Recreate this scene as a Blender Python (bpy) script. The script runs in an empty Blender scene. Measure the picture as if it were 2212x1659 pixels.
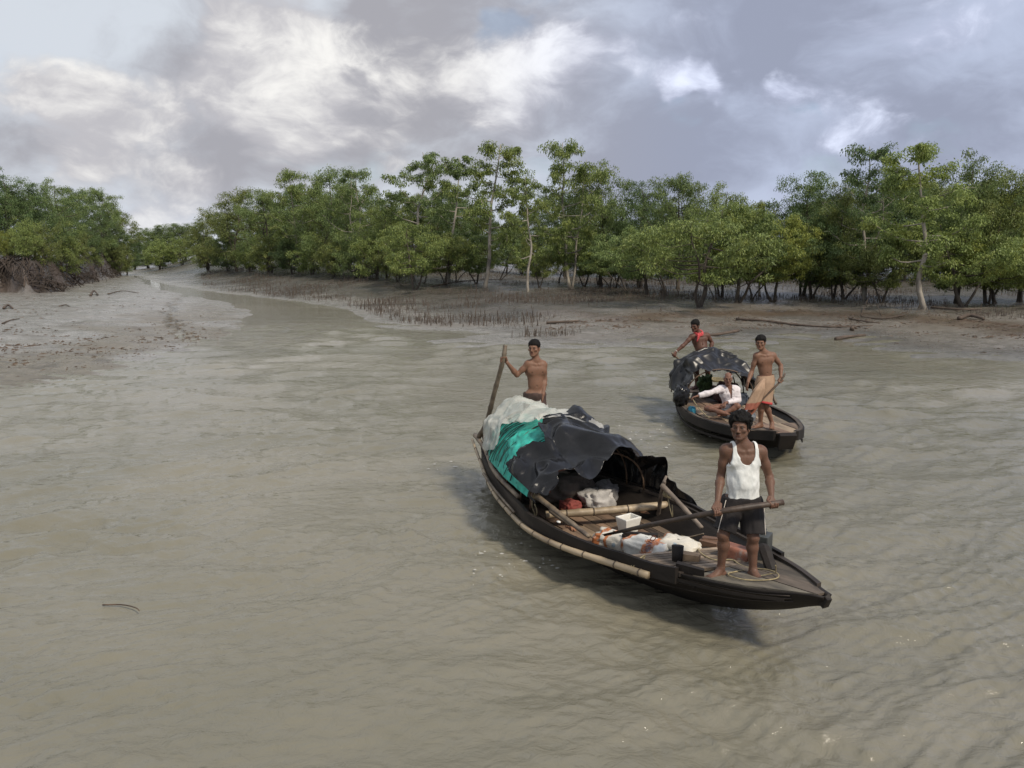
import bpy, math, random
import numpy as np
from mathutils import Vector, Matrix
SC = bpy.context.scene
COL = SC.collection
R = math.radians
rng = np.random.default_rng(7)
random.seed(7)

# ---------------------------------------------------------------- camera, sky, sun, exposure
CAM_H = 3.6
PITCH = R(9.4677)
cd = bpy.data.cameras.new('camera')
cam = bpy.data.objects.new('camera', cd)
COL.objects.link(cam)
cam.location = (0, 0, CAM_H)
cam.rotation_euler = (R(90) - PITCH, 0, 0)
cd.sensor_fit = 'HORIZONTAL'
cd.sensor_width = 36.0
cd.lens = 36.0 * 1736 / 2212
cd.clip_start = 0.1
cd.clip_end = 6000
SC.camera = cam
SC.view_settings.view_transform = 'Standard'
SC.view_settings.look = 'None'
SC.view_settings.exposure = 0.42
SC.view_settings.gamma = 1.0
SC.view_settings.use_curve_mapping = False
SC.cycles.max_bounces = 6
SC.cycles.diffuse_bounces = 3
SC.cycles.glossy_bounces = 3
SC.cycles.transmission_bounces = 3
SC.cycles.transparent_max_bounces = 6
SC.cycles.caustics_reflective = False
SC.cycles.caustics_refractive = False
SC.cycles.use_denoising = True

SUN_DIR = Vector((0.55, -0.62, 0.88)).normalized()        # towards the sun
sd = bpy.data.lights.new('sun', 'SUN')
sd.energy = 2.5
sd.angle = R(8.0)
sd.color = (1.0, 0.90, 0.74)
sun = bpy.data.objects.new('sun', sd)
COL.objects.link(sun)
sun.rotation_euler = (-SUN_DIR).to_track_quat('-Z', 'Y').to_euler()

CP, SP = math.cos(PITCH), math.sin(PITCH)
def sight(u, v):
    """direction from the camera through a point of the photograph (2212 px wide view)"""
    x = (u - 1106) / 1736.0
    y = (829.5 - v) / 1736.0
    return np.array([x, CP + y * SP, -SP + y * CP])
def at_y(u, v, Y):
    d = sight(u, v)
    return np.array([0, 0, CAM_H]) + d * (Y / d[1])
def at_z(u, v, z):
    d = sight(u, v)
    return np.array([0, 0, CAM_H]) + d * ((z - CAM_H) / d[2])

class NT:
    """small helper to write node trees"""
    def __init__(s, tree):
        s.t = tree
        tree.nodes.clear()
    def n(s, kind, **kw):
        nd = s.t.nodes.new(kind)
        for k, v in kw.items():
            setattr(nd, k, v)
        return nd
    def put(s, sock, v):
        if hasattr(v, 'is_output'):
            s.t.links.new(v, sock)
        elif v is not None:
            if isinstance(v, (tuple, list)) and len(v) == 3 and len(getattr(sock, 'default_value', (0, 0, 0))) == 4:
                v = (*v, 1)
            sock.default_value = v
    def math(s, op, a, b=None, c=None, clamp=False):
        nd = s.n('ShaderNodeMath', operation=op, use_clamp=clamp)
        s.put(nd.inputs[0], a); s.put(nd.inputs[1], b)
        if c is not None: s.put(nd.inputs[2], c)
        return nd.outputs[0]
    def vec(s, op, a, b=None, scale=None):
        nd = s.n('ShaderNodeVectorMath', operation=op)
        s.put(nd.inputs[0], a); s.put(nd.inputs[1], b)
        if scale is not None: s.put(nd.inputs['Scale'], scale)
        return nd.outputs['Value'] if op in ('DOT_PRODUCT', 'LENGTH', 'DISTANCE') else nd.outputs[0]
    def noise(s, vec, scale, detail=4, rough=0.55, dist=0.0, out=0, lac=2.0):
        nd = s.n('ShaderNodeTexNoise')
        s.put(nd.inputs['Vector'], vec); s.put(nd.inputs['Scale'], scale)
        nd.inputs['Detail'].default_value = detail
        nd.inputs['Roughness'].default_value = rough
        nd.inputs['Distortion'].default_value = dist
        nd.inputs['Lacunarity'].default_value = lac
        return nd.outputs[out]
    def ramp(s, fac, stops, interp='LINEAR'):
        nd = s.n('ShaderNodeValToRGB')
        cr = nd.color_ramp
        cr.interpolation = interp
        while len(cr.elements) < len(stops): cr.elements.new(0.5)
        for e, (p, c) in zip(cr.elements, stops):
            e.position = p
            e.color = (c, c, c, 1) if isinstance(c, (int, float)) else (*c, 1)
        s.put(nd.inputs[0], fac)
        return nd.outputs[0]
    def mix(s, fac, a, b, blend='MIX'):
        nd = s.n('ShaderNodeMix', data_type='RGBA', blend_type=blend)
        s.put(nd.inputs[0], fac); s.put(nd.inputs[6], a); s.put(nd.inputs[7], b)
        return nd.outputs[2]
    def smooth(s, v, lo, hi):
        nd = s.n('ShaderNodeMapRange', interpolation_type='SMOOTHSTEP')
        s.put(nd.inputs[0], v); s.put(nd.inputs[1], lo); s.put(nd.inputs[2], hi)
        return nd.outputs[0]

# ---- sky: Nishita air behind a broken deck of cumulus
W = bpy.data.worlds.new('World')
SC.world = W
W.use_nodes = True
def build_sky():
    T = NT(W.node_tree)
    out = T.n('ShaderNodeOutputWorld')
    bg = T.n('ShaderNodeBackground')
    bg.inputs['Strength'].default_value = 0.1
    sky = T.n('ShaderNodeTexSky', sky_type='NISHITA', sun_disc=False)
    el = math.asin(SUN_DIR.z)
    sky.sun_elevation = el
    sky.sun_rotation = math.atan2(SUN_DIR.x, SUN_DIR.y)
    sky.air_density = 1.0; sky.dust_density = 1.5; sky.ozone_density = 1.0
    tc = T.n('ShaderNodeTexCoord').outputs['Generated']
    d = T.vec('NORMALIZE', tc)
    sep = T.n('ShaderNodeSeparateXYZ'); T.put(sep.inputs[0], d)
    z = T.math('MAXIMUM', sep.outputs[2], 0.0)
    # puffs seen from the side: the cloud field lives on the dome, a little flattened
    p = T.vec('MULTIPLY', d, (2.6, 2.6, 4.4))
    warp = T.noise(p, 2.2, 3, 0.5, out=1)
    pw = T.vec('ADD', p, T.vec('SCALE', T.vec('SUBTRACT', warp, (0.5, 0.5, 0.5)), scale=0.35))
    dw = T.vec('ADD', d, T.vec('SCALE', T.vec('SUBTRACT', T.noise(d, 7.0, 4, 0.55, out=1), (0.5, 0.5, 0.5)), scale=0.13))
    def blob(u, v, rad_px, amp, sy=1.0):
        """one large cloud mass: a soft lobe round a direction"""
        c = sight(u, v); c = c / np.linalg.norm(c)
        df = T.vec('SUBTRACT', dw, tuple(float(q) for q in c))
        df = T.vec('MULTIPLY', df, (1, 1, sy))
        r = T.vec('LENGTH', df)
        q = T.math('DIVIDE', r, rad_px / 1736.0)
        g = T.math('EXPONENT', T.math('MULTIPLY', T.math('MULTIPLY', q, q), -1.0))
        return T.math('MULTIPLY', g, amp)
    def total(lst):
        s_ = lst[0]
        for x in lst[1:]: s_ = T.math('ADD', s_, x)
        return s_
    n1 = T.noise(pw, 1.5, 9, 0.56)
    n2 = T.noise(T.vec('ADD', pw, (0.10, 0.02, 0.26)), 1.5, 6, 0.56)
    # white cumulus heads
    heads = total([blob(110, 190, 130, .24, 1.4), blob(250, 235, 130, .22, 1.8), blob(590, 205, 130, .36, 1.0), blob(520, 120, 90, .14, 1.0),
                   blob(60, 110, 110, .14, 1.6), blob(980, 190, 150, .12, 1.9), blob(1180, 125, 110, .19, 1.0), blob(800, 240, 150, .03, 1.8),
                   blob(180, 340, 80, .20, 1.6), blob(480, 395, 90, .16, 2.2), blob(1500, 212, 50, .46, 2.0), blob(1470, 185, 60, .16, 1.5), blob(1700, 205, 60, .20, 2.0),
                   blob(1375, 125, 40, .16, 1.0), blob(1950, 55, 110, .12, 2.2), blob(1680, 430, 55, .20, 2.4), blob(330, 460, 120, .12, 2.5)])
    n3 = T.noise(pw, 5.5, 7, 0.6)
    shape = T.math('ADD', T.math('MULTIPLY', T.math('SUBTRACT', n1, 0.5), 1.15), T.math('MULTIPLY', T.math('SUBTRACT', n3, 0.5), 0.28))
    dens = T.math('ADD', T.math('SUBTRACT', shape, 0.09), heads)
    edge = T.smooth(dens, -0.02, 0.17)
    lump = T.math('ADD', T.math('MULTIPLY', T.math('SUBTRACT', n1, n2), 2.2), T.math('MULTIPLY', T.math('SUBTRACT', n3, 0.5), 1.9))
    lum = T.smooth(T.math('ADD', T.math('MULTIPLY', dens, 1.7), lump), -0.15, 1.15)
    # tone of the grey deck
    dark = total([blob(960, 30, 240, .55, 1.4), blob(760, 320, 340, .5, 2.6), blob(1050, 250, 200, .3, 2.0), blob(1620, 60, 300, .45, 1.2), blob(1400, 330, 330, .45, 1.9),
                  blob(230, 60, 150, .30, 1.5), blob(2150, 150, 200, .30, 1.2), blob(400, 340, 250, .25, 2.4), blob(400, 120, 60, .22, .6)])
    tone = T.math('ADD', T.math('MULTIPLY', T.math('SUBTRACT', T.noise(pw, 2.1, 8, 0.58), 0.5), 2.5), dark)
    side = T.smooth(sep.outputs[0], -0.12, 0.26)
    pale = T.mix(side, (0.50, 0.535, 0.585), (0.385, 0.432, 0.555))
    grey = T.mix(side, (0.30, 0.30, 0.33), (0.25, 0.275, 0.36))
    deck = T.mix(T.smooth(tone, -0.15, 0.65), pale, grey)
    white = T.mix(side, (0.72, 0.71, 0.69), (0.66, 0.71, 0.86))
    shade = T.mix(side, (0.40, 0.395, 0.42), (0.35, 0.38, 0.50))
    cl = T.mix(edge, deck, T.mix(lum, shade, white))
    low = T.smooth(sep.outputs[2], 0.09, 0.0)
    cl = T.mix(T.math('MULTIPLY', low, 0.35), cl, (0.52, 0.56, 0.65))
    cl = T.vec('SCALE', cl, scale=10.0)
    gap = T.smooth(T.noise(pw, 2.6, 4, 0.5), 0.58, 0.70)
    gap = T.math('MULTIPLY', gap, T.math('SUBTRACT', 1.0, edge))
    T.put(bg.inputs[0], T.mix(T.math('MULTIPLY', gap, 0.35), cl, sky.outputs[0]))
    T.t.links.new(bg.outputs[0], out.inputs[0])
build_sky()

# ---------------------------------------------------------------- helpers
def tag(o, label=None, cat=None, group=None, kind=None):
    if label: o['label'] = label
    if cat: o['category'] = cat
    if group: o['group'] = group
    if kind: o['kind'] = kind
    return o
def empty(name, loc=(0, 0, 0), rz=0.0):
    o = bpy.data.objects.new(name, None)
    o.empty_display_size = 0.2
    o.location = loc
    o.rotation_euler = (0, 0, rz)
    COL.objects.link(o)
    return o
def new_mesh(name, V, F, mats, smooth=True, fmat=None, attrs=None):
    me = bpy.data.meshes.new(name)
    V = np.asarray(V, dtype=np.float32)
    if isinstance(F, np.ndarray):
        k = F.shape[1]
        me.vertices.add(len(V)); me.vertices.foreach_set('co', V.ravel())
        me.loops.add(F.size); me.loops.foreach_set('vertex_index', F.ravel().astype(np.int32))
        me.polygons.add(len(F))
        me.polygons.foreach_set('loop_start', np.arange(0, F.size, k, dtype=np.int32))
        me.update(calc_edges=True)
    else:
        me.from_pydata([tuple(map(float, v)) for v in V], [], [tuple(f) for f in F])
        me.update()
    for m in (mats if isinstance(mats, (list, tuple)) else [mats]): me.materials.append(m)
    n = len(me.polygons)
    if fmat is not None: me.polygons.foreach_set('material_index', np.asarray(fmat, dtype=np.int32))
    me.polygons.foreach_set('use_smooth', np.full(n, bool(smooth)))
    if attrs:
        for an, av in attrs.items():
            a = me.attributes.new(an, 'FLOAT_COLOR', 'POINT')
            a.data.foreach_set('color', np.asarray(av, dtype=np.float32).ravel())
    me.validate()
    return me
def obj(name, me, parent=None, loc=(0, 0, 0), rot=(0, 0, 0)):
    o = bpy.data.objects.new(name, me)
    o.location = loc; o.rotation_euler = rot
    COL.objects.link(o)
    if parent is not None: o.parent = parent
    return o

class MB:
    """collects simple shapes and links them as one mesh object"""
    def __init__(s): s.V = []; s.F = []
    def add(s, V, F):
        b = len(s.V)
        s.V += [tuple(map(float, v)) for v in V]
        s.F += [tuple(i + b for i in f) for f in F]
        return s
    def box(s, c, size, rot=None, taper=1.0, jit=0.0):
        x, y, z = (q / 2 for q in size)
        P = []
        for sx, sy, sz in ((-1,-1,-1),(1,-1,-1),(1,1,-1),(-1,1,-1),(-1,-1,1),(1,-1,1),(1,1,1),(-1,1,1)):
            k = taper if sz > 0 else 1.0
            v = Vector((sx * x * k, sy * y * k, sz * z)) + Vector((random.uniform(-jit, jit) for _ in range(3)))
            if rot is not None: v = rot @ v
            P.append(v + Vector(c))
        return s.add(P, [(0,3,2,1),(4,5,6,7),(0,1,5,4),(1,2,6,5),(2,3,7,6),(3,0,4,7)])
    def tube(s, path, rad, n=8, cap=True, squash=None):
        path = [Vector(p) for p in path]
        m = len(path)
        if not hasattr(rad, '__len__'): rad = [rad] * m
        prev = None; V = []; F = []
        for i, p in enumerate(path):
            t = (path[min(i + 1, m - 1)] - path[max(i - 1, 0)])
            t = t.normalized() if t.length > 1e-9 else Vector((0, 0, 1))
            if prev is None:
                a = Vector((0, 0, 1)) if abs(t.z) < 0.9 else Vector((1, 0, 0))
                x = t.cross(a).normalized()
            else:
                x = (prev - t * prev.dot(t)).normalized()
            prev = x; y = t.cross(x)
            for k in range(n):
                an = 2 * math.pi * k / n
                V.append(p + (x * math.cos(an) + y * math.sin(an) * (squash or 1.0)) * rad[i])
        for i in range(m - 1):
            for k in range(n):
                a = i * n + k; b = i * n + (k + 1) % n
                F.append((a, b, b + n, a + n))
        if cap:
            F.append(tuple(range(n - 1, -1, -1))); F.append(tuple((m - 1) * n + k for k in range(n)))
        return s.add(V, F)
    def build(s, name, mat, parent=None, smooth=False, loc=(0, 0, 0)):
        return obj(name, new_mesh(name, s.V, s.F, mat, smooth), parent, loc)
def sheet(P, flip=False):
    """grid of points (m,n,3) -> V, F array"""
    m, n = P.shape[:2]
    idx = np.arange(m * n).reshape(m, n)
    F = np.stack([idx[:-1, :-1], idx[1:, :-1], idx[1:, 1:], idx[:-1, 1:]], -1).reshape(-1, 4)
    if flip: F = F[:, ::-1]
    return P.reshape(-1, 3), np.ascontiguousarray(F)
def bez(pts, n=24):
    """Catmull-Rom through points"""
    P = [np.array(p, float) for p in pts]
    P = [2 * P[0] - P[1]] + P + [2 * P[-1] - P[-2]]
    out = []
    seg = len(P) - 3
    for k in range(n + 1):
        t = k / n * seg
        i = min(int(t), seg - 1); f = t - i
        a, b, c, d = P[i:i + 4]
        out.append(0.5 * ((2 * b) + (-a + c) * f + (2*a - 5*b + 4*c - d) * f**2 + (-a + 3*b - 3*c + d) * f**3))
    return out

_perm = np.random.default_rng(3).random(4096)
def vnoise(p):
    p = np.asarray(p, dtype=np.float64)
    i = np.floor(p).astype(np.int64); f = p - i
    f = f * f * (3 - 2 * f)
    def h(dx, dy, dz):
        return _perm[((i[..., 0] + dx) * 73856093 ^ (i[..., 1] + dy) * 19349663 ^ (i[..., 2] + dz) * 83492791) & 4095]
    x, y, z = f[..., 0], f[..., 1], f[..., 2]
    a = h(0,0,0)*(1-x)+h(1,0,0)*x; b = h(0,1,0)*(1-x)+h(1,1,0)*x
    c = h(0,0,1)*(1-x)+h(1,0,1)*x; d = h(0,1,1)*(1-x)+h(1,1,1)*x
    return ((a*(1-y)+b*y)*(1-z)+(c*(1-y)+d*y)*z) * 2 - 1
def fbm(p, octs=4, gain=0.5):
    p = np.asarray(p, dtype=np.float64); s = 0; a = 1.0
    for k in range(octs):
        s = s + a * vnoise(p * 2**k + 17.3 * k); a *= gain
    return s
def sstep(x, a, b):
    t = np.clip((x - a) / (b - a), 0, 1)
    return t * t * (3 - 2 * t)

# ---------------------------------------------------------------- materials
def material(name, base, rough=0.6, var=0.25, scale=8.0, bump=0.0, bscale=None, coat=0.0, spec=0.5, dark=None, stretch=(1, 1, 1),
             tint=False, sss=0.0, attr=None, detail=5, dfac=(0.5, 0.7), trans=0.0, rvar=0.0, metal=0.0):
    m = bpy.data.materials.new(name)
    m.use_nodes = True
    T = NT(m.node_tree)
    out = T.n('ShaderNodeOutputMaterial')
    b = T.n('ShaderNodeBsdfPrincipled')
    co = T.n('ShaderNodeTexCoord').outputs['Object']
    mp = T.vec('MULTIPLY', co, stretch)
    n = T.noise(mp, scale, detail, 0.6)
    lo = tuple(c * (1 - var) for c in base); hi = tuple(min(1, c * (1 + var)) for c in base)
    c = T.mix(T.smooth(n, 0.3, 0.7), lo, hi)
    if dark is not None:
        n2 = T.noise(T.vec('ADD', mp, (7.1, 3.3, 1.7)), scale * 0.45, 6, 0.65)
        c = T.mix(T.smooth(n2, *dfac), c, dark)
    if attr:
        at = T.n('ShaderNodeAttribute', attribute_name=attr)
        c = T.mix(1.0, c, at.outputs['Color'], 'MULTIPLY')
    if tint:
        oi = T.n('ShaderNodeObjectInfo')
        c = T.mix(1.0, c, oi.outputs['Color'], 'MULTIPLY')
        rr = T.math('ADD', T.math('MULTIPLY', oi.outputs['Random'], 0.5), 0.75)
        c = T.vec('SCALE', c, scale=rr)
    T.put(b.inputs['Base Color'], c)
    if rvar:
        T.put(b.inputs['Roughness'], T.math('ADD', T.math('MULTIPLY', T.math('SUBTRACT', n, 0.5), rvar * 2), rough, clamp=True))
    else:
        b.inputs['Roughness'].default_value = rough
    b.inputs['Specular IOR Level'].default_value = spec
    b.inputs['Coat Weight'].default_value = coat
    b.inputs['Metallic'].default_value = metal
    if sss:
        b.inputs['Subsurface Weight'].default_value = sss
        b.inputs['Subsurface Radius'].default_value = (0.012, 0.005, 0.003)
        b.inputs['Subsurface Scale'].default_value = 1.0
    if bump:
        bp = T.n('ShaderNodeBump')
        bp.inputs['Strength'].default_value = 1.0
        bp.inputs['Distance'].default_value = bump
        T.put(bp.inputs['Height'], T.noise(mp, bscale or scale * 3, 5, 0.6))
        T.put(b.inputs['Normal'], bp.outputs[0])
    sh = b.outputs[0]
    if trans:
        tr = T.n('ShaderNodeBsdfTranslucent')
        T.put(tr.inputs[0], c)
        mx = T.n('ShaderNodeMixShader'); mx.inputs[0].default_value = trans
        T.t.links.new(sh, mx.inputs[1]); T.t.links.new(tr.outputs[0], mx.inputs[2]); sh = mx.outputs[0]
    T.t.links.new(sh, out.inputs[0])
    return m
# ---------------------------------------------------------------- river banks
def px(*pts, z=0.0):
    return [tuple(at_z(u, v, z)[:2]) for u, v in pts]
LEFT = px((275, 589), (300, 604), (330, 620), (400, 637), (500, 654), (548, 682), (520, 712), (460, 738), (390, 762), (300, 783), (200, 802),
          (100, 818), (0, 838), (-150, 862)) + [(-40, 14), (-700, 10), (-700, 420), (-260, 420), (-95, 200)]
RIGHT = px((279, 591), (330, 608), (390, 620), (470, 632), (560, 642), (700, 659), (762, 674), (795, 693), (830, 703), (890, 712), (1000, 716),
           (1030, 722), (924, 737), (1000, 746), (1300, 751), (1560, 749), (1680, 739), (1750, 722), (1815, 732), (1875, 752),
           (1975, 770), (2212, 777), (2600, 800)) + [(60, 8), (700, 5), (700, 700), (-200, 700), (-110, 230)]
EDGE = [(-600, 625, 1.15), (-100, 612, 1.15), (0, 610, 1.15), (60, 613, 1.1), (115, 611, 1.0), (150, 604, .85), (205, 596, .65), (246, 590, .5)]
TERR = [px((u, v), z=z)[0] for u, v, z in EDGE] + [(-66, 128), (-80, 180), (-200, 400), (-700, 400), (-700, 50)]
def edge_y(u):
    """how far away the eroded edge of the left bank lies"""
    return float(np.interp(u, [e[0] for e in EDGE], [at_z(*e)[1] for e in EDGE]))
def sdist(poly, x, y):
    """distance to a polygon's edge, positive inside"""
    P = np.array(poly); Q = np.roll(P, -1, 0)
    d = np.full(x.shape, 1e9); ins = np.zeros(x.shape, bool)
    for a, b in zip(P, Q):
        e = b - a; L = max((e * e).sum(), 1e-9)
        t = np.clip(((x - a[0]) * e[0] + (y - a[1]) * e[1]) / L, 0, 1)
        d = np.minimum(d, np.hypot(x - a[0] - t * e[0], y - a[1] - t * e[1]))
        c = (a[1] > y) != (b[1] > y)
        with np.errstate(divide='ignore', invalid='ignore'):
            xi = a[0] + (y - a[1]) / (b[1] - a[1] if b[1] != a[1] else 1e-9) * e[0]
        ins ^= c & (x < xi)
    return np.where(ins, d, -d)
CRACK = [np.array(p) for p in px((440, 616), (395, 634), (365, 660), (372, 690), (430, 722), (520, 735), z=0.3)]
def land(x, y, side, fine=True):
    x = np.asarray(x, float); y = np.asarray(y, float)
    p = np.stack([x, y, x * 0], -1)
    if side == 'left':
        d = sdist(LEFT, x, y) + 0.5 * fbm(p * 0.5, 3)
        h = np.interp(d, [-30, -3, 0, 5, 14, 26, 40, 80], [-2, -.25, 0, .17, .5, .95, 1.25, 1.4])
        td = sdist(TERR, x, y) + 0.5 * fbm(p * 0.55 + 9, 3)
        k = sstep(td, -0.3, 1.0)
        h = h * (1 - k) + np.maximum(h, 2.75) * k
    else:
        d = sdist(RIGHT, x, y) + 0.35 * fbm(p * 0.45 + 4, 3)
        h = np.interp(d, [-30, -3, 0, 4, 7.5, 8.2, 14, 26, 50, 120], [-2, -.3, 0, .10, .24, .38, .60, .85, 1.05, 1.2])
        h = h + 0.9 * sstep(y, 95, 150) * sstep(d, 0, 12) + 0.85 * sstep(y, 50, 78) * sstep(x, 6, -14) * sstep(d, 1.5, 15)
    if fine:
        a = np.clip(d / 6, 0, 1)
        h = h + a * 0.05 * fbm(p * 0.9, 3) + np.clip(d / 1.5, 0, 1) * 0.018 * fbm(p * 4.0, 3)
    return h, d
def ground(x, y):
    return np.maximum(land(x, y, 'left', False)[0], land(x, y, 'right', False)[0])
GX = np.arange(-110, 110.1, 0.5); GY = np.arange(12, 262, 0.5)
GZ = ground(*np.meshgrid(GX, GY))
def ground_at(x, y):
    """quick look-up of the bank height"""
    a = np.clip((np.asarray(x, float) - GX[0]) / 0.5, 0, len(GX) - 1.01); b = np.clip((np.asarray(y, float) - GY[0]) / 0.5, 0, len(GY) - 1.01)
    i = a.astype(int); j = b.astype(int); f = a - i; g = b - j
    return (GZ[j, i] * (1 - f) + GZ[j, i + 1] * f) * (1 - g) + (GZ[j + 1, i] * (1 - f) + GZ[j + 1, i + 1] * f) * g
def on_ground(u, v):
    """where the line of sight through (u, v) first meets the banks"""
    d = sight(u, v)
    Y = np.concatenate([np.arange(14, 80, 0.15), np.arange(80, 260, 0.5)])
    P = np.array([0, 0, CAM_H]) + d[None] * (Y / d[1])[:, None]
    h = np.maximum(ground_at(P[:, 0], P[:, 1]), 0)
    k = np.argmax(P[:, 2] <= h)
    if P[k, 2] > h[k]: k = len(Y) - 1
    return np.array([P[k, 0], P[k, 1], h[k]])

mud = bpy.data.materials.new('mud')
mud.use_nodes = True
def mud_nodes():
    T = NT(mud.node_tree)
    out = T.n('ShaderNodeOutputMaterial'); b = T.n('ShaderNodeBsdfPrincipled')
    co = T.n('ShaderNodeTexCoord').outputs['Object']
    at = T.n('ShaderNodeAttribute', attribute_name='Col').outputs['Color']
    n1 = T.noise(co, 0.35, 6, 0.6); n2 = T.noise(co, 2.2, 6, 0.65); n3 = T.noise(co, 14, 4, 0.6)
    c = T.mix(T.smooth(n2, 0.3, 0.7), (0.185, 0.175, 0.158), (0.285, 0.272, 0.25))
    c = T.mix(T.math('MULTIPLY', T.smooth(n3, 0.58, 0.70), 0.7), c, (0.075, 0.064, 0.054))
    c = T.mix(T.math('MULTIPLY', T.smooth(n1, 0.5, 0.7), 0.45), c, (0.19, 0.16, 0.125))
    c = T.mix(1.0, c, at, 'MULTIPLY')
    T.put(b.inputs['Base Color'], c)
    T.put(b.inputs['Roughness'], T.math('ADD', T.math('MULTIPLY', n1, 0.42), T.math('MULTIPLY', n2, 0.12)))
    b.inputs['Specular IOR Level'].default_value = 0.5
    bp = T.n('ShaderNodeBump'); bp.inputs['Distance'].default_value = 0.055
    T.put(bp.inputs['Height'], T.math('ADD', T.noise(co, 5, 6, 0.65), T.math('MULTIPLY', n3, 0.35)))
    T.put(b.inputs['Normal'], bp.outputs[0])
    T.t.links.new(b.outputs[0], out.inputs[0])
mud_nodes()
def build_bank(side):
    ang = np.radians(np.linspace(-42, 42, 480))
    r = np.concatenate([np.geomspace(14, 160, 350), np.geomspace(170, 900, 18)])
    A, RR = np.meshgrid(ang, r)
    x = np.sin(A) * RR; y = np.cos(A) * RR
    h, d = land(x, y, side)
    p = np.stack([x, y, h], -1)
    if side == 'left':
        # a small drainage runnel cut into the mud
        C = np.array(bez([(*c, 0) for c in CRACK], 40))[:, :2]
        dd = np.full(x.shape, 9.0)
        w = 0.35 * fbm(p * 1.3, 3)
        for a, b in zip(C[:-1], C[1:]):
            e = b - a; L = (e * e).sum()
            t = np.clip(((x - a[0]) * e[0] + (y - a[1]) * e[1]) / L, 0, 1)
            dd = np.minimum(dd, np.hypot(x - a[0] - t * e[0] + w, (y - a[1] - t * e[1] + w) * 0.6))
        p[..., 2] -= 0.20 * np.exp(-(dd / 0.16) ** 2)
    n = fbm(np.stack([x, y, x * 0], -1) * 0.4, 4)
    col = np.ones(x.shape + (4,))
    if side == 'left':
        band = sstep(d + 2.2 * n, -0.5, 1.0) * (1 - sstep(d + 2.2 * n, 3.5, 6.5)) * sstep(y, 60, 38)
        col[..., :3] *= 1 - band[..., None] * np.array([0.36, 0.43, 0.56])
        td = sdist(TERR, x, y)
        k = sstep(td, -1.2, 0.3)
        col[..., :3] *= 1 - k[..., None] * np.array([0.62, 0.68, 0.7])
    else:
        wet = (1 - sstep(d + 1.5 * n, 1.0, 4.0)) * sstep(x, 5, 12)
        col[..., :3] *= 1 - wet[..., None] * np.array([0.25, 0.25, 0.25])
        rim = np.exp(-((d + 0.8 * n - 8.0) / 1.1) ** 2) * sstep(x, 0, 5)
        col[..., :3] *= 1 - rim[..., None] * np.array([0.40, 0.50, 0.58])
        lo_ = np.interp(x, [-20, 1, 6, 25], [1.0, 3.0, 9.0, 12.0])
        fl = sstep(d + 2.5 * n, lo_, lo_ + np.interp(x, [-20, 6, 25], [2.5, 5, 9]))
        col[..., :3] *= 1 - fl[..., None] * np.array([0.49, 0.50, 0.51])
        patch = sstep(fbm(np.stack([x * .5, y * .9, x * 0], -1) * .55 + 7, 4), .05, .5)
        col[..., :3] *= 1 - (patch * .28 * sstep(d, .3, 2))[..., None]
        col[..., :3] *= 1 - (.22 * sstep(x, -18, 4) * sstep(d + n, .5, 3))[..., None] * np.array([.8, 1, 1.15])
    if side == 'left':
        col[..., :3] *= 1 - (.45 * np.exp(-(dd / .17) ** 2))[..., None]
        speck = sstep(fbm(np.stack([x * .6, y * 1.4, x * 0], -1) * 1.5 + 2, 4), .35, .75)
        col[..., :3] *= 1 - (speck * .32)[..., None] * np.array([.9, 1, 1.1])
    keep = (h > -0.5)
    idx = np.arange(x.size).reshape(x.shape)
    q = np.stack([idx[:-1, :-1], idx[:-1, 1:], idx[1:, 1:], idx[1:, :-1]], -1)
    m = keep[:-1, :-1] | keep[1:, :-1] | keep[1:, 1:] | keep[:-1, 1:]
    F = q[m].reshape(-1, 4)
    used, inv = np.unique(F, return_inverse=True)
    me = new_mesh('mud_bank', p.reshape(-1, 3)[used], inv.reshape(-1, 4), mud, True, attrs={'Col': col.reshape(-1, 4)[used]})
    o = obj('mud_bank', me)
    lab = {'left': 'pale grey mud bank sloping up to the bushes left of the creek', 'right': 'brown grey tidal mud bank under the mangrove trees right of the creek'}[side]
    tag(o, lab, 'mud bank', kind='structure')
build_bank('left'); build_bank('right')

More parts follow.
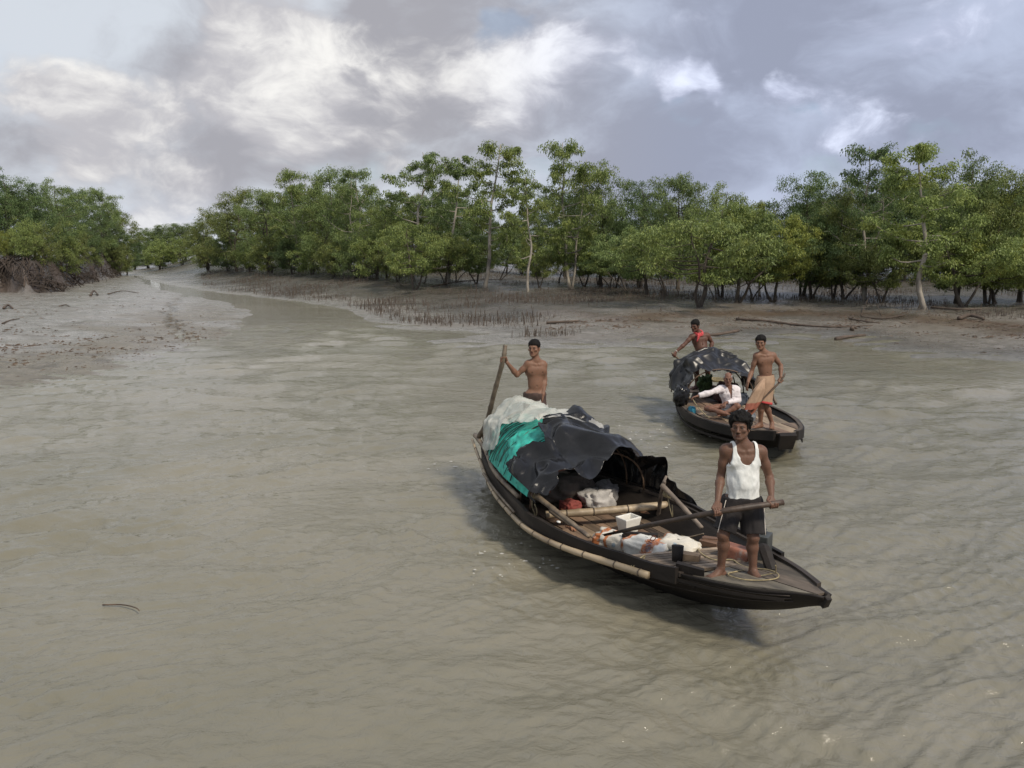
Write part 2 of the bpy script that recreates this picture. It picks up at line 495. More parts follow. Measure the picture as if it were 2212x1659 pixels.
# ---------------------------------------------------------------- river
BOATS_W = []
def build_water():
    m = bpy.data.materials.new('river_water'); m.use_nodes = True
    T = NT(m.node_tree)
    out = T.n('ShaderNodeOutputMaterial'); b = T.n('ShaderNodeBsdfPrincipled')
    co = T.n('ShaderNodeTexCoord').outputs['Object']
    n1 = T.noise(T.vec('MULTIPLY', co, (0.6, 1, 1)), 0.16, 5, 0.55, 0.6)
    c = T.mix(T.smooth(n1, 0.35, 0.7), (0.160, 0.149, 0.107), (0.214, 0.196, 0.148))
    T.put(b.inputs['Base Color'], c)
    b.inputs['Roughness'].default_value = 0.04
    b.inputs['IOR'].default_value = 1.5
    b1 = T.n('ShaderNodeBump'); b1.inputs['Distance'].default_value = 0.035; b1.inputs['Strength'].default_value = 1.0
    mp = T.vec('MULTIPLY', co, (0.95, 1.3, 1))
    hgt = T.math('ADD', T.noise(mp, 5.0, 6, 0.62, 0.6), T.math('MULTIPLY', T.noise(mp, 1.1, 3, 0.5, 0.8), 1.3))
    T.put(b1.inputs['Height'], hgt)
    T.put(b.inputs['Normal'], b1.outputs[0])
    T.t.links.new(b.outputs[0], out.inputs[0])
    half = np.radians(41.0)
    ang = np.concatenate([np.linspace(-np.pi, -half, 40)[:-1], np.linspace(-half, half, 740), np.linspace(half, np.pi, 40)[1:]])
    # ring spacing follows what the eye can resolve at that distance
    r = [0.4, 1.5]; 
    r += list(np.linspace(2.6, 5.5, 60)); 
    while r[-1] < 150: r.append(r[-1] + max(0.022, 0.0011 * r[-1] ** 2 / 3.6 * 1.05))
    r += list(np.geomspace(160, 2500, 16)); r = np.array(r)
    A, RR = np.meshgrid(ang, r)
    x = np.sin(A) * RR; y = np.cos(A) * RR
    g = np.random.default_rng(11)
    P = np.stack([x, y, x * 0], -1)
    wx = x + 0.55 * fbm(P * 0.35, 2); wy = y + 0.55 * fbm(P * 0.35 + 31, 2)
    gust = 0.55 + 0.45 * fbm(P * 0.16 + 5, 3)
    gust = np.clip(gust, 0.12, 1.2)
    c0 = at_z(690, 1090, 0)
    calm = np.exp(-(((x - c0[0]) / 1.15) ** 2 + ((y - c0[1]) / 1.25) ** 2) ** 1.6)
    gust *= 1 - 0.85 * calm
    gust *= (0.7 + 0.3 * sstep(x * 0.8 + y * 0.15, -2.5, 3.0)) * (0.55 + 0.45 * sstep(RR, 6, 12))
    z = np.zeros_like(x)
    step = np.gradient(r)[:, None] * np.ones_like(x)
    for lam in np.geomspace(0.12, 2.2, 38):
        th = np.radians(97) + g.normal(0, 0.40 if lam > .7 else .80)
        ph = g.uniform(0, 6.28)
        k = 2 * np.pi / lam
        s = (wx * np.cos(th) + wy * np.sin(th)) * k + ph
        loc = 0.5 + 0.5 * np.sin((wx * np.sin(th) - wy * np.cos(th)) * k * g.uniform(.1, .3) + g.uniform(0, 6))
        w = 1 - 2 * np.abs(np.sin(s / 2)) ** 1.25 if lam < 1.1 else np.cos(s)
        fade = sstep(lam / step, 2.2, 4.5)
        z += w * fade * 0.0175 * lam ** 0.66 * (0.2 + loc) * gust
    # swirl marks round the calm patch
    q = np.hypot((x - c0[0]) / 1.1, (y - c0[1]) / 1.3) + 0.16 * fbm(P * 1.6, 3)
    z += 0.010 * np.exp(-((q - 1.0) / 0.09) ** 2) * (0.4 + 0.6 * np.clip(fbm(P * 0.9 + 3, 2) * 2, 0, 1))
    z *= 1 - sstep(RR, 130, 160)
    V = np.stack([x, y, z], -1)
    idx = np.arange(x.size).reshape(x.shape)
    F = np.stack([idx[:-1, :-1], idx[:-1, 1:], idx[1:, 1:], idx[1:, :-1]], -1).reshape(-1, 4)
    o = obj('water', new_mesh('water', V.reshape(-1, 3), F, m, True))
    tag(o, 'muddy grey green river water with small ripples', 'water', kind='structure')
build_water()

# ---------------------------------------------------------------- trees
bark_pale = material('bark_pale', (0.30, 0.27, 0.23), 0.85, 0.3, 3, 0.02, 12, dark=(0.10, 0.085, 0.07), stretch=(1, 1, 0.4))
bark_dark = material('bark_dark', (0.075, 0.062, 0.05), 0.9, 0.35, 4, 0.02, 14, stretch=(1, 1, 0.4))
def leaf_material(name, base):
    m = bpy.data.materials.new(name); m.use_nodes = True
    T = NT(m.node_tree)
    out = T.n('ShaderNodeOutputMaterial')
    geo = T.n('ShaderNodeNewGeometry'); oi = T.n('ShaderNodeObjectInfo')
    rnd = geo.outputs['Random Per Island']
    lo = tuple(q * 0.62 for q in base); hi = (base[0] * 1.5, base[1] * 1.35, base[2] * 1.25)
    c = T.mix(rnd, lo, hi)
    co = T.n('ShaderNodeTexCoord').outputs['Object']
    n = T.noise(co, 0.8, 3, 0.5)
    c = T.mix(T.math('MULTIPLY', T.smooth(n, 0.45, 0.7), 0.5), c, (base[0] * 1.55, base[1] * 1.2, base[2] * 0.8))
    c = T.mix(1.0, c, oi.outputs['Color'], 'MULTIPLY')
    d = T.n('ShaderNodeBsdfPrincipled')
    T.put(d.inputs['Base Color'], c); d.inputs['Roughness'].default_value = 0.5
    d.inputs['Specular IOR Level'].default_value = 0.35
    tr = T.n('ShaderNodeBsdfTranslucent'); T.put(tr.inputs[0], c)
    mx = T.n('ShaderNodeMixShader'); mx.inputs[0].default_value = 0.35
    T.t.links.new(d.outputs[0], mx.inputs[1]); T.t.links.new(tr.outputs[0], mx.inputs[2])
    T.t.links.new(mx.outputs[0], out.inputs[0])
    return m
leaf = leaf_material('leaf', (0.162, 0.214, 0.084))

def make_tree(seed, kind):
    """one tree 10 m tall: trunk mesh with limbs, crown mesh of leaf sprays"""
    g = np.random.default_rng(seed)
    S = {'tall': dict(H=10, h0=.27, spread=2.9, nl=17, clus=150, leaves=12500, cr=.52, r0=.15, lean=1.3, flat=.75, stems=1, bark=bark_pale),
         'airy': dict(H=10, h0=.20, spread=3.7, nl=20, clus=200, leaves=18500, cr=.62, r0=.15, lean=.8, flat=.8, stems=2, bark=bark_pale),
         'bushy': dict(H=10, h0=.15, spread=4.3, nl=20, clus=240, leaves=23000, cr=.80, r0=.16, lean=.6, flat=.8, stems=2, bark=bark_dark),
         'dense': dict(H=10, h0=.12, spread=4.4, nl=22, clus=250, leaves=23000, cr=.85, r0=.18, lean=.4, flat=.75, stems=2, bark=bark_dark),
         'low': dict(H=10, h0=.32, spread=7.4, nl=20, clus=220, leaves=20000, cr=1.15, r0=.27, lean=3.4, flat=.6, stems=2, bark=bark_dark),
         'sapling': dict(H=10, h0=.42, spread=4.2, nl=11, clus=90, leaves=7000, cr=.95, r0=.17, lean=4.0, flat=.7, stems=2, bark=bark_dark),
         'shrub': dict(H=10, h0=.14, spread=7.0, nl=22, clus=170, leaves=13000, cr=1.5, r0=.22, lean=1.0, flat=.7, stems=4, bark=bark_dark)}[kind]
    mb = MB(); cl = []
    H = S['H']
    for st in range(S['stems']):
        a0 = g.uniform(0, 6.28)
        le = S['lean'] * (1 + 0.5 * st)
        top = np.array([math.cos(a0) * le, math.sin(a0) * le, H * (0.93 if st == 0 else g.uniform(.6, .85))])
        base = np.array([math.cos(a0 + 1) * .25 * st, math.sin(a0 + 1) * .25 * st, -0.35])
        mid = [base + (top - base) * f + np.array([g.normal(0, .28), g.normal(0, .28), 0]) * math.sin(f * 3.14) for f in np.linspace(0, 1, 6)]
        mid[0] = base
        path = bez(mid, 14)
        r0 = S['r0'] * (1 if st == 0 else .7)
        rad = [r0 * (1.35 if i == 0 else 1) * (1 - 0.9 * i / 14) + .012 for i in range(15)]
        mb.tube(path, rad, 6)
        nl = S['nl'] if st == 0 else S['nl'] // 2
        for k in range(nl):
            f = S['h0'] + (0.97 - S['h0']) * (k + g.uniform(0, .9)) / nl
            i = min(int(f * 14), 13); p = path[i] + (path[i + 1] - path[i]) * (f * 14 - i)
            an = k * 2.4 + g.uniform(-.5, .5)
            prof = math.sin(math.pi * min(1, (f - S['h0']) / (1.03 - S['h0'])) ** 0.75 * 0.86 + 0.35)
            L = S['spread'] * max(.22, prof) * g.uniform(.65, 1.1)
            up = g.uniform(.15, .6) * L * (0.4 if kind in ('low',) else 1)
            e = p + np.array([math.cos(an) * L, math.sin(an) * L, up])
            e[2] = min(e[2], H * g.uniform(.9, 1.0))
            m_ = (p + e) / 2 + np.array([g.normal(0, .15), g.normal(0, .15), -.12 * L + g.normal(0, .1)])
            lp = bez([p, m_, e], 6)
            rr = max(rad[i] * .5, .02)
            mb.tube(lp, [rr * (1 - .75 * q / 6) for q in range(7)], 5, cap=False)
            for q in (0.45, 0.62, 0.8, 0.92, 1.0):
                b_ = np.array(lp[int(round(q * 6))])
                for t in range(2):
                    o_ = g.normal(0, 1, 3) * np.array([.5, .5, .35]) * S['cr'] * 1.0
                    c_ = b_ + o_; c_[2] = max(c_[2], H * S['h0'] * g.uniform(.75, .95))
                    cl.append(c_)
                    if t == 0 and q > .6:
                        mb.tube([b_, (b_ + c_) / 2 + np.array([0, 0, .05]), c_], [.022, .016, .008], 4, cap=False)
    cl = np.array(cl)
    if len(cl) > S['clus']: cl = cl[g.permutation(len(cl))[:S['clus']]]
    n = S['leaves']
    ci = g.integers(0, len(cl), n)
    size = g.uniform(.55, 1.25, len(cl)) * S['cr']
    off = g.normal(0, 1, (n, 3)); off /= np.maximum(np.linalg.norm(off, axis=1, keepdims=True), .01)
    off *= (g.random((n, 1)) ** 0.5)
    c = cl[ci] + off * size[ci][:, None] * np.array([1, 1, S['flat'] * .75])
    # sprays: leaves follow the outward direction and hang a little
    ax = off + g.normal(0, .55, (n, 3)) + np.array([0, 0, -.65])
    ax /= np.linalg.norm(ax, axis=1, keepdims=True)
    sd_ = np.cross(ax, g.normal(0, 1, (n, 3)) * .6 + np.array([0, 0, 1.0])); sd_ /= np.maximum(np.linalg.norm(sd_, axis=1, keepdims=True), .01)
    k_ = {'low': 1.75, 'shrub': 2.3, 'sapling': 1.9}.get(kind, 1.0)
    ln = g.uniform(.12, .23, (n, 1)) * k_; wd = g.uniform(.026, .046, (n, 1)) * k_
    V = np.stack([c - ax * ln / 2, c + sd_ * wd, c + ax * ln / 2 + np.array([0, 0, -.02]), c - sd_ * wd], 1).reshape(-1, 3)
    F = np.arange(4 * n).reshape(-1, 4)
    return new_mesh('trunk', mb.V, mb.F, S['bark'], True), new_mesh('crown', V, F, leaf, False)
TREES = {}
for kd, seeds in (('tall', (1, 2, 3)), ('airy', (4, 5)), ('bushy', (6, 7, 8)), ('dense', (9, 10)), ('low', (11, 12, 13)), ('shrub', (14, 15)), ('sapling', (16, 17))):
    TREES[kd] = [make_tree(s_, kd) for s_ in seeds]
ntree = [0]
def plant(kind, pos, height, label, group=None, tint=(1, 1, 1), width=1.0, rz=None, name='mangrove_tree', var=None, cat='tree'):
    ntree[0] += 1
    k = ntree[0]
    tm, cm = TREES[kind][(k if var is None else var) % len(TREES[kind])]
    s = height / 10.0
    root = empty(name, pos, rz if rz is not None else (k * 2.399) % 6.283)
    root.scale = (s * width, s * width, s)
    t = obj('trunk', tm, root); c = obj('crown', cm, root)
    j = 0.88 + 0.24 * random.random()
    c.color = (tint[0] * j, tint[1] * j, tint[2] * j, 1)
    tag(root, label, cat, group)
    return root
def plant_px(kind, u, vb, vt, label, **kw):
    p = on_ground(u, vb)
    top = at_y(u, vt, p[1])[2]
    return plant(kind, p, max(1.0, top - p[2]), label, **kw)
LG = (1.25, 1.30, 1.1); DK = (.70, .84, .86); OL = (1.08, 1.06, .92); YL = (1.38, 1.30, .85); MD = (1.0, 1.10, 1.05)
G1 = 'mangrove trees lining the right bank'
front = [
 ('bushy', 448, 583, 452, 'rounded olive mangrove tree at the creek mouth end of the right bank', OL, .85),
 ('bushy', 512, 586, 396, 'dome topped mangrove tree second from the creek end of the right bank', OL, .9),
 ('bushy', 580, 587, 402, 'mid green bushy mangrove tree left of the paler domed one', MD, .85),
 ('airy', 648, 590, 352, 'tall pale green domed mangrove tree on the far part of the bank', LG, .8),
 ('bushy', 712, 590, 346, 'full crowned mangrove tree left of the gap toothed open trees', MD, .8),
 ('airy', 772, 594, 348, 'mangrove tree with light showing through, left of the open crowned one', MD, .8),
 ('bushy', 835, 600, 430, 'low bright green mangrove bush tree before the open crowned tree', LG, .95),
 ('tall', 892, 604, 304, 'open crowned mangrove with bare forked upper limbs against the sky', MD, .95),
 ('tall', 1045, 622, 290, 'tall leaning mangrove with long pale trunk and high tufted crown', LG, .95),
 ('tall', 965, 612, 318, 'slim mangrove behind the leaning pale trunk, tufts of leaf up high', MD, .9),
 ('tall', 1140, 630, 362, 'slender mangrove with white patched twin trunks', LG, .8),
 ('airy', 1232, 622, 284, 'tallest airy mangrove above the middle of the bank, feathery top', LG, .8),
 ('bushy', 1300, 618, 350, 'broad mangrove right of the feathery topped tallest one', MD, .75),
 ('dense', 1380, 620, 385, 'dark mangrove in the dip of the skyline behind leaning trunks', DK, .8),
 ('bushy', 1462, 625, 363, 'grey green mangrove with a pointed tuft above the rear boat', MD, .75),
 ('bushy', 1560, 640, 398, 'bright green spreading mangrove above the rear boat', LG, .85),
 ('airy', 1640, 640, 425, 'pale sunlit mangrove beside the gap in the skyline', YL, .7),
 ('dense', 1735, 640, 365, 'dark mangrove at the right side of the skyline gap', DK, .8),
 ('bushy', 1800, 645, 400, 'olive mangrove between the dark one and the tall forked one', OL, .8),
 ('airy', 1870, 650, 292, 'high dark topped mangrove leaning left over its neighbours', DK, .8),
 ('tall', 2000, 668, 290, 'tall mangrove with a bare pale forked trunk on the right bank edge', LG, 1.1),
 ('bushy', 2062, 655, 332, 'full mangrove right behind the pale forked trunk', MD, .75),
 ('bushy', 2130, 655, 345, 'sunlit olive mangrove near the right edge of the picture', OL, .8),
 ('bushy', 2205, 652, 365, 'yellow green mangrove at the very right edge', YL, .85)]
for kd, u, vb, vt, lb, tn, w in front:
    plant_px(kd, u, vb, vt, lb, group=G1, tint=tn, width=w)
G6 = 'mangrove bushes filling the right bank edge by the creek'
for i, (u, vb, vt, tn, w) in enumerate(((450, 584, 520, OL, .8), (492, 586, 512, DK, .8), (540, 588, 518, LG, .75), (588, 590, 508, OL, .8), (632, 592, 515, DK, .8), (676, 594, 505, LG, .8), (722, 597, 512, OL, .8), (768, 600, 505, MD, .8), (812, 604, 500, LG, .8), (858, 608, 510, OL, .7))):
    lb = ('olive', 'dark', 'light', 'dull olive', 'shaded', 'pale', 'brownish green', 'mid green', 'bright', 'small olive')[i] + ' low bush at the foot of the ' + ('creek mouth olive tree', 'dome topped tree', 'bushy tree left of the paler dome', 'tall pale domed tree, left side', 'tall pale domed tree, right side', 'full crowned tree, left side', 'full crowned tree', 'see-through crown', 'low bright bush tree', 'bare forked open tree')[i]
    plant_px('shrub', u, vb, vt, lb, group=G6, tint=tn, width=w, name='bush', cat='bush')
G2 = 'low mangroves at the front of the right bank'
lows = [
 ('low', 893, 626, 478, 'small mangrove on a straight dark trunk standing out on the mud', LG, 0.81),
 ('low', 962, 616, 500, 'small multi stemmed mangrove left of the leaning pale trunk', OL, 0.78),
 ('low', 1030, 614, 505, 'small mangrove crowded at the foot of the leaning pale trunk', MD, 0.72),
 ('low', 1165, 622, 520, 'small mangrove under the white patched twin trunks', OL, 0.65),
 ('low', 1262, 618, 515, 'small mangrove below the broad tree in the middle of the bank', LG, 0.78),
 ('low', 1330, 622, 505, 'small thin stemmed mangrove with dense round top', LG, 0.78),
 ('low', 1400, 636, 490, 'small mangrove leaning right above driftwood on the bank', MD, 0.91),
 ('low', 1508, 664, 430, 'bright green mangrove on a bent leaning trunk behind the boatman in yellow', LG, .90),
 ('low', 1590, 655, 440, 'spreading mangrove with crooked bare limbs above the rear boat canopy', MD, .80),
 ('low', 1672, 650, 470, 'low sunlit mangrove right of the crooked bare limbs', YL, 0.78),
 ('low', 1752, 645, 490, 'low dark mangrove thicket in shade', DK, 0.91),
 ('low', 1822, 648, 500, 'low olive mangrove behind debris on the mud', OL, 0.91),
 ('low', 1905, 655, 505, 'low mangrove left of the pale forked trunk', OL, 0.78),
 ('low', 2080, 662, 470, 'low mangrove on a leaning stem right of the pale forked trunk', LG, 0.91),
 ('low', 2150, 655, 495, 'low yellow green mangrove reaching over the mud', YL, 0.98),
 ('low', 2225, 660, 520, 'low mangrove cut by the right edge of the picture', LG, 1.04)]
for i, (u, vb, vt, tn) in enumerate(((915, 614, 520, LG), (985, 610, 515, OL), (1078, 606, 520, MD), (1205, 612, 512, LG), (1292, 614, 520, OL), (1318, 622, 525, LG), (1355, 628, 510, MD), (1440, 640, 505, LG), (1545, 650, 520, OL), (1625, 650, 515, MD))):
    lb = 'thin leaning sapling ' + ('right of the straight dark trunk on the mud', 'left of the leaning pale trunk', 'just right of the leaning pale trunk', 'between the twin trunks and the feathery tall tree', 'under the broad tree in the middle of the bank',
          'with two stems before the broad tree', 'left of the tree leaning over the driftwood', 'between the two leaning trunks on the bank', 'just behind the bent leaning trunk', 'beside the crooked bare limbs')[i]
    plant_px('sapling', u, vb, vt, lb, group='thin saplings on the right bank', tint=tn, width=1.0, name='sapling', cat='sapling')
for kd, u, vb, vt, lb, tn, w in lows:
    plant_px(kd, u, vb, vt, lb, group=G2, tint=tn, width=w, name='small_mangrove')
sky_u = [410, 500, 575, 640, 760, 830, 900, 1000, 1080, 1150, 1215, 1300, 1340, 1400, 1500, 1600, 1660, 1690, 1720, 1800, 1900, 2000, 2100, 2230]
sky_v = [500, 430, 415, 385, 375, 400, 390, 380, 440, 440, 390, 405, 440, 415, 405, 440, 470, 470, 400, 385, 360, 350, 360, 375]
SHORT = ['creek mouth olive tree', 'dome topped tree', 'bushy tree left of the paler dome', 'tall pale domed tree', 'full crowned tree left of the open trees', 'see-through crown',
 'low bright bush tree', 'bare forked open tree', 'leaning pale trunk', 'slim tufted tree', 'white patched twin trunks', 'feathery tallest tree', 'broad tree right of the tallest', 'dark tree in the skyline dip',
 'pointed grey green tree', 'bright spreading tree above the rear boat', 'pale tree beside the skyline gap', 'dark tree right of the skyline gap', 'olive tree before the forked one', 'dark topped left leaning tree',
 'pale forked trunk', 'full tree behind the forked trunk', 'sunlit olive tree by the right edge', 'yellow green tree at the edge']
def inner_label(u, row, seen={}):
    i = min(range(len(front)), key=lambda q: abs(front[q][1] - u)); du = u - front[i][1]
    where = 'right behind the' if abs(du) < 11 else ('left of the' if du < 0 else 'just right of the')
    t = ('shaded second row mangrove ' if row == 0 else 'dark deeper mangrove ') + where + ' ' + SHORT[i]
    seen[t] = seen.get(t, 0) + 1
    return t if seen[t] == 1 else t.replace('left of the', 'further left of the').replace('just right of the', 'further right of the')
k = 0
for row, (dy, dv, lab) in enumerate(((12, 25, 'shaded mangrove of the second row behind the bank edge trees'), (30, 45, 'dark mangrove deep in the wood behind the bank'))):
    for u in np.arange(440 + 20 * row, 2260, 46 + 14 * row):
        k += 1
        uu = u + random.uniform(-12, 12)
        p = on_ground(uu, np.interp(uu, [420, 800, 1300, 2212], [582, 594, 606, 628]))
        q = p + np.array([p[0] / p[1], 1, 0]) * (dy + random.uniform(-4, 5))
        q[2] = float(ground_at(q[0], q[1]))
        vt = np.interp(uu, sky_u, sky_v) + dv + random.uniform(-12, 22)
        top = at_y(uu, vt, q[1])[2]
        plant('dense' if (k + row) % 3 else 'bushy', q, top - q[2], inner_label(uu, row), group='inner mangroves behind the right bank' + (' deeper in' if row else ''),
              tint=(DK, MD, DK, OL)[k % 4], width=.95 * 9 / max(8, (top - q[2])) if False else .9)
G3 = 'trees at the end of the creek'
for u, vt, lb in ((288, 500, 'leftmost far tree closing the end of the creek'), (318, 490, 'far dark tree left of centre at the creek end'), (347, 484, 'far tree in the middle of the creek end'),
                  (374, 480, 'far tree with flat top at the creek end'), (402, 484, 'far olive tree at the right of the creek end'), (428, 478, 'far tree half hidden by the right bank at the creek end')):
    p = at_y(u, 556, 150); p[2] = float(ground_at(p[0], p[1]))
    plant('dense', p, at_y(u, vt, 150)[2] - p[2], lb, group=G3, tint=(.85, .95, .95), width=1.25)
for u, vb, vt, lb in ((345, 566, 522, 'pale round bush on the far mud at the creek end'), (395, 566, 515, 'dull green bush right of the pale one at the creek end')):
    p = at_y(u, vb, 132); p[2] = float(ground_at(p[0], p[1]))
    plant('shrub', p, at_y(u, vt, 132)[2] - p[2], lb, group='bushes at the creek end', tint=LG, width=.9, name='bush', cat='bush')
G4 = 'trees on the left bank'
for u, vt, Y, lb, tn, w in ((-30, 350, 62, 'tall dark tree cut by the left edge of the picture', DK, .9), (22, 372, 68, 'dark tree with ragged top near the left edge', DK, .9), (78, 392, 72, 'broad dark tree on the left bank', DK, 1.0),
                     (132, 388, 76, 'mid green tree in the middle of the left bank', MD, .9), (182, 402, 74, 'dense tree left of the overhanging one', DK, .9), (222, 398, 72, 'dark tree with a branch reaching out over the creek', MD, .8),
                     (250, 440, 76, 'olive tree at the creek corner of the left bank', OL, .8), (272, 498, 90, 'low tree behind the corner of the left bank', DK, .9), (-80, 380, 70, 'tree just outside the left edge', DK, 1),
                     (50, 420, 82, 'inner dark tree behind the left bank row', DK, 1), (155, 420, 88, 'second inner dark tree behind the left bank row', DK, 1), (225, 455, 90, 'inner tree near the creek corner', DK, 1)):
    Y = max(Y, edge_y(min(u, 246)) + 7)
    p = at_y(u, 560, Y); p[2] = float(ground_at(p[0], p[1]))
    plant('dense' if tn is DK else 'bushy', p, at_y(u, vt, Y)[2] - p[2], lb, group=G4, tint=tn, width=w)
G5 = 'light green bushes along the left bank edge'
for i, (u, vt, tn) in enumerate(((-20, 492, LG), (18, 500, YL), (58, 478, LG), (98, 485, OL), (135, 492, LG), (170, 500, OL), (205, 505, LG), (238, 515, OL), (258, 530, OL))):
    p = at_y(u, 575, edge_y(min(u, 246)) + 2.6); p[2] = float(ground_at(p[0], p[1]))
    lb = ['light bush cut by the left edge above dark roots', 'yellow green bush near the left edge above dark roots', 'tall light bush above the dark root tangle', 'olive bush above the dark root tangle',
          'light feathery bush in the middle of the left bank', 'olive bush right of the feathery one', 'light bush above the overhanging dark roots', 'olive bush next to the creek corner', 'last small bush at the creek corner by the bent stump'][i]
    plant('shrub', p, at_y(u, vt, p[1])[2] - p[2], lb, group=G5, tint=tn, width=.62, name='bush', cat='bush')

# ---- tangled roots hanging out of the eroded left bank: one dark mass per clump
rootmat = material('root_bark', (0.055, 0.042, 0.034), 0.9, 0.4, 6, 0.01)
def root_clump(u0, u1, vt, vb, n, label):
    m = MB()
    for k in range(n):
        u = random.uniform(u0, u1)
        p = on_ground(u, vb + random.uniform(-14, 6))
        top = np.array([p[0] + random.uniform(-1.2, 1.2), p[1] + random.uniform(.6, 1.6), 0]); top[2] = float(ground_at(top[0], top[1])) + random.uniform(-.1, .5)
        mid = (p + top) / 2 + np.array([random.uniform(-.9, .9), random.uniform(-.5, .1), random.uniform(-.1, .4)])
        p[2] -= .05
        r0 = random.uniform(.015, .05)
        m.tube(bez([top, mid, p], 5), [r0 * (1 - .12 * q) for q in range(6)], 5, cap=False)
    o = m.build('root_tangle', rootmat, None, True)
    tag(o, label, 'roots', 'dark root tangles on the left bank', kind='stuff')
root_clump(-40, 120, 560, 612, 300, 'dark tangle of roots hanging from the left bank near the edge of the picture')
root_clump(120, 250, 555, 592, 240, 'dark tangle of roots overhanging the mud at the creek corner')
# bent stump at the corner of the left bank
p = on_ground(258, 592)
m = MB(); m.tube(bez([p + (0, 0, -.3), p + (-.02, 0, .7), p + (-.1, 0, 1.25), p + (-.55, 0, 1.75)], 10), np.linspace(.17, .07, 11), 7)
tag(m.build('tree_stump', bark_pale, None, True), 'bent bare stump standing at the creek corner of the left bank', 'stump')

# ---------------------------------------------------------------- breathing roots in the mud
pneu = material('breathing_root_bark', (0.085, 0.066, 0.052), 0.85, 0.35, 9)
def spike(h, r, lean):
    V = []; F = []
    for k, (f, q) in enumerate(((-.15, 1.0), (.5, .8), (1.0, .35))):
        for a in range(4):
            an = a * math.pi / 2
            V.append((lean * h * f * f + r * q * math.cos(an), r * q * math.sin(an), h * f))
    for k in range(2):
        for a in range(4):
            i = k * 4 + a; j = k * 4 + (a + 1) % 4
            F.append((i, j, j + 4, i + 4))
    F.append((8, 9, 10, 11))
    return V, F
def build_spikes():
    g = np.random.default_rng(5)
    pts = []
    # scattered by ground distance, thicker in drifts
    while len(pts) < 17000:
        n = 20000
        u = g.uniform(440, 2230, n)
        Y = g.uniform(33, 105, n)
        x = (u - 1106) / 1736 * Y
        h, d = land(x, Y, 'right', False)
        pz = np.stack([x, Y, x * 0], -1)
        dens = np.clip(0.5 + 1.3 * fbm(pz * 0.22 + 3, 3) - .2, 0.02, 1)
        lowlim = np.interp(x, [-20, -8, 2, 5, 20], [0.8, 0.8, 2.2, 8.8, 10])
        ok = (d > lowlim) & (d < 45) & (g.random(n) < dens * np.interp(d, [0, 3, 10, 30, 45], [.25, .75, .8, .6, .3]))
        for i in np.nonzero(ok)[0]: pts.append((x[i], Y[i], h[i], d[i]))
    pts = np.array(pts)[np.random.default_rng(9).permutation(len(pts))[:17000]]
    tall = np.clip(np.exp(g.normal(-1.95, .42, len(pts))), .05, .42) * np.where((pts[:, 0] < 1.5) & (pts[:, 3] < 12), 1.45, 1.0)
    show = tall / pts[:, 1]
    order = np.argsort(-show)
    var = [new_mesh('breathing_root', *spike(1.0, .04 + .015 * q, .12 * (q - 1.5)), pneu, False) for q in range(4)]
    for q in order[:300]:
        o = obj('breathing_root', var[q % 4], None, pts[q, :3], (0, 0, g.uniform(0, 6.28)))
        o.scale = (tall[q] * .9, tall[q] * .9, tall[q])
        tag(o, 'thin dark breathing root sticking up from the mud at the front of the right bank', 'breathing root', 'breathing roots standing in the mud')
    V = []; F = []; base = 0
    for q in order[300:]:
        hh, ln = tall[q], g.normal(0, .15) * tall[q]
        v = [(.014 * math.cos(t) + k * ln, .014 * math.sin(t) * (1 - .6 * k), hh * k - .03 * (1 - k)) for k in (0, 1) for t in (0, 2.09, 4.19)]
        f = [(0, 1, 4, 3), (1, 2, 5, 4), (2, 0, 3, 5), (3, 4, 5)]
        an = g.uniform(0, 6.28); c, s = math.cos(an), math.sin(an)
        V += [(c * a - s * b + pts[q, 0], s * a + c * b + pts[q, 1], z + pts[q, 2]) for a, b, z in v]
        F += [tuple(i + base for i in t) for t in f]; base += len(v)
    o = obj('breathing_roots', new_mesh('breathing_roots', V, F, pneu, False))
    tag(o, 'carpet of short breathing roots over the mud under the mangroves', 'breathing roots', kind='stuff')
build_spikes()
# ---------------------------------------------------------------- debris on the mud
drift = material('driftwood', (0.085, 0.062, 0.047), 0.85, 0.35, 5, 0.01, 20, stretch=(.3, 1, 1))
def log_on(pts, r0, r1, label, name='driftwood', mat=None, cat='driftwood'):
    P = [on_ground(u, v) + np.array([0, 0, r0 * .5 + dz]) for u, v, dz in pts]
    m = MB(); n = 12
    path = bez(P, n)
    r0 *= .7; r1 *= .7
    m.tube(path, [r0 + (r1 - r0) * q / n + random.uniform(-.15, .15) * r0 for q in range(n + 1)], 7)
    return tag(m.build(name, mat or drift, None, True), label, cat, 'driftwood lying on the right bank')
log_on([(1180, 700, 0), (1215, 699, .02), (1250, 696, 0)], .10, .07, 'short split log lying on the mud behind the man with the pole')
log_on([(1590, 692, 0), (1650, 697, .05), (1720, 704, 0), (1800, 709, 0), (1885, 705, 0)], .10, .04, 'long crooked branch lying along the debris line behind the rear boat')
log_on([(1530, 728, 0), (1560, 726, .05), (1595, 722, .1)], .09, .10, 'dark short log at the water edge behind the man in yellow')
log_on([(1805, 736, 0), (1830, 732, .02), (1868, 727, 0)], .12, .08, 'dark log stranded on the shallow mud right of the rear boat')
log_on([(1835, 690, 0), (1870, 697, .02), (1900, 700, 0)], .06, .04, 'thin branch beside the dark mud lumps')
log_on([(2010, 672, .15), (2070, 674, .1), (2120, 670, .0)], .08, .05, 'pale branch lying by the foot of the forked trunk')
log_on([(1950, 688, .1), (1905, 690, 0), (1860, 686, 0)], .07, .04, 'branch left of the forked trunk foot')
log_on([(930, 620, 0), (1010, 613, .2), (1110, 606, .1)], .07, .03, 'long thin fallen branch under the leaning pale trunk')
log_on([(1840, 715, 0), (1843, 713, .12), (1850, 714, 0)], .14, .06, 'small dark stub sticking out of the shallows')
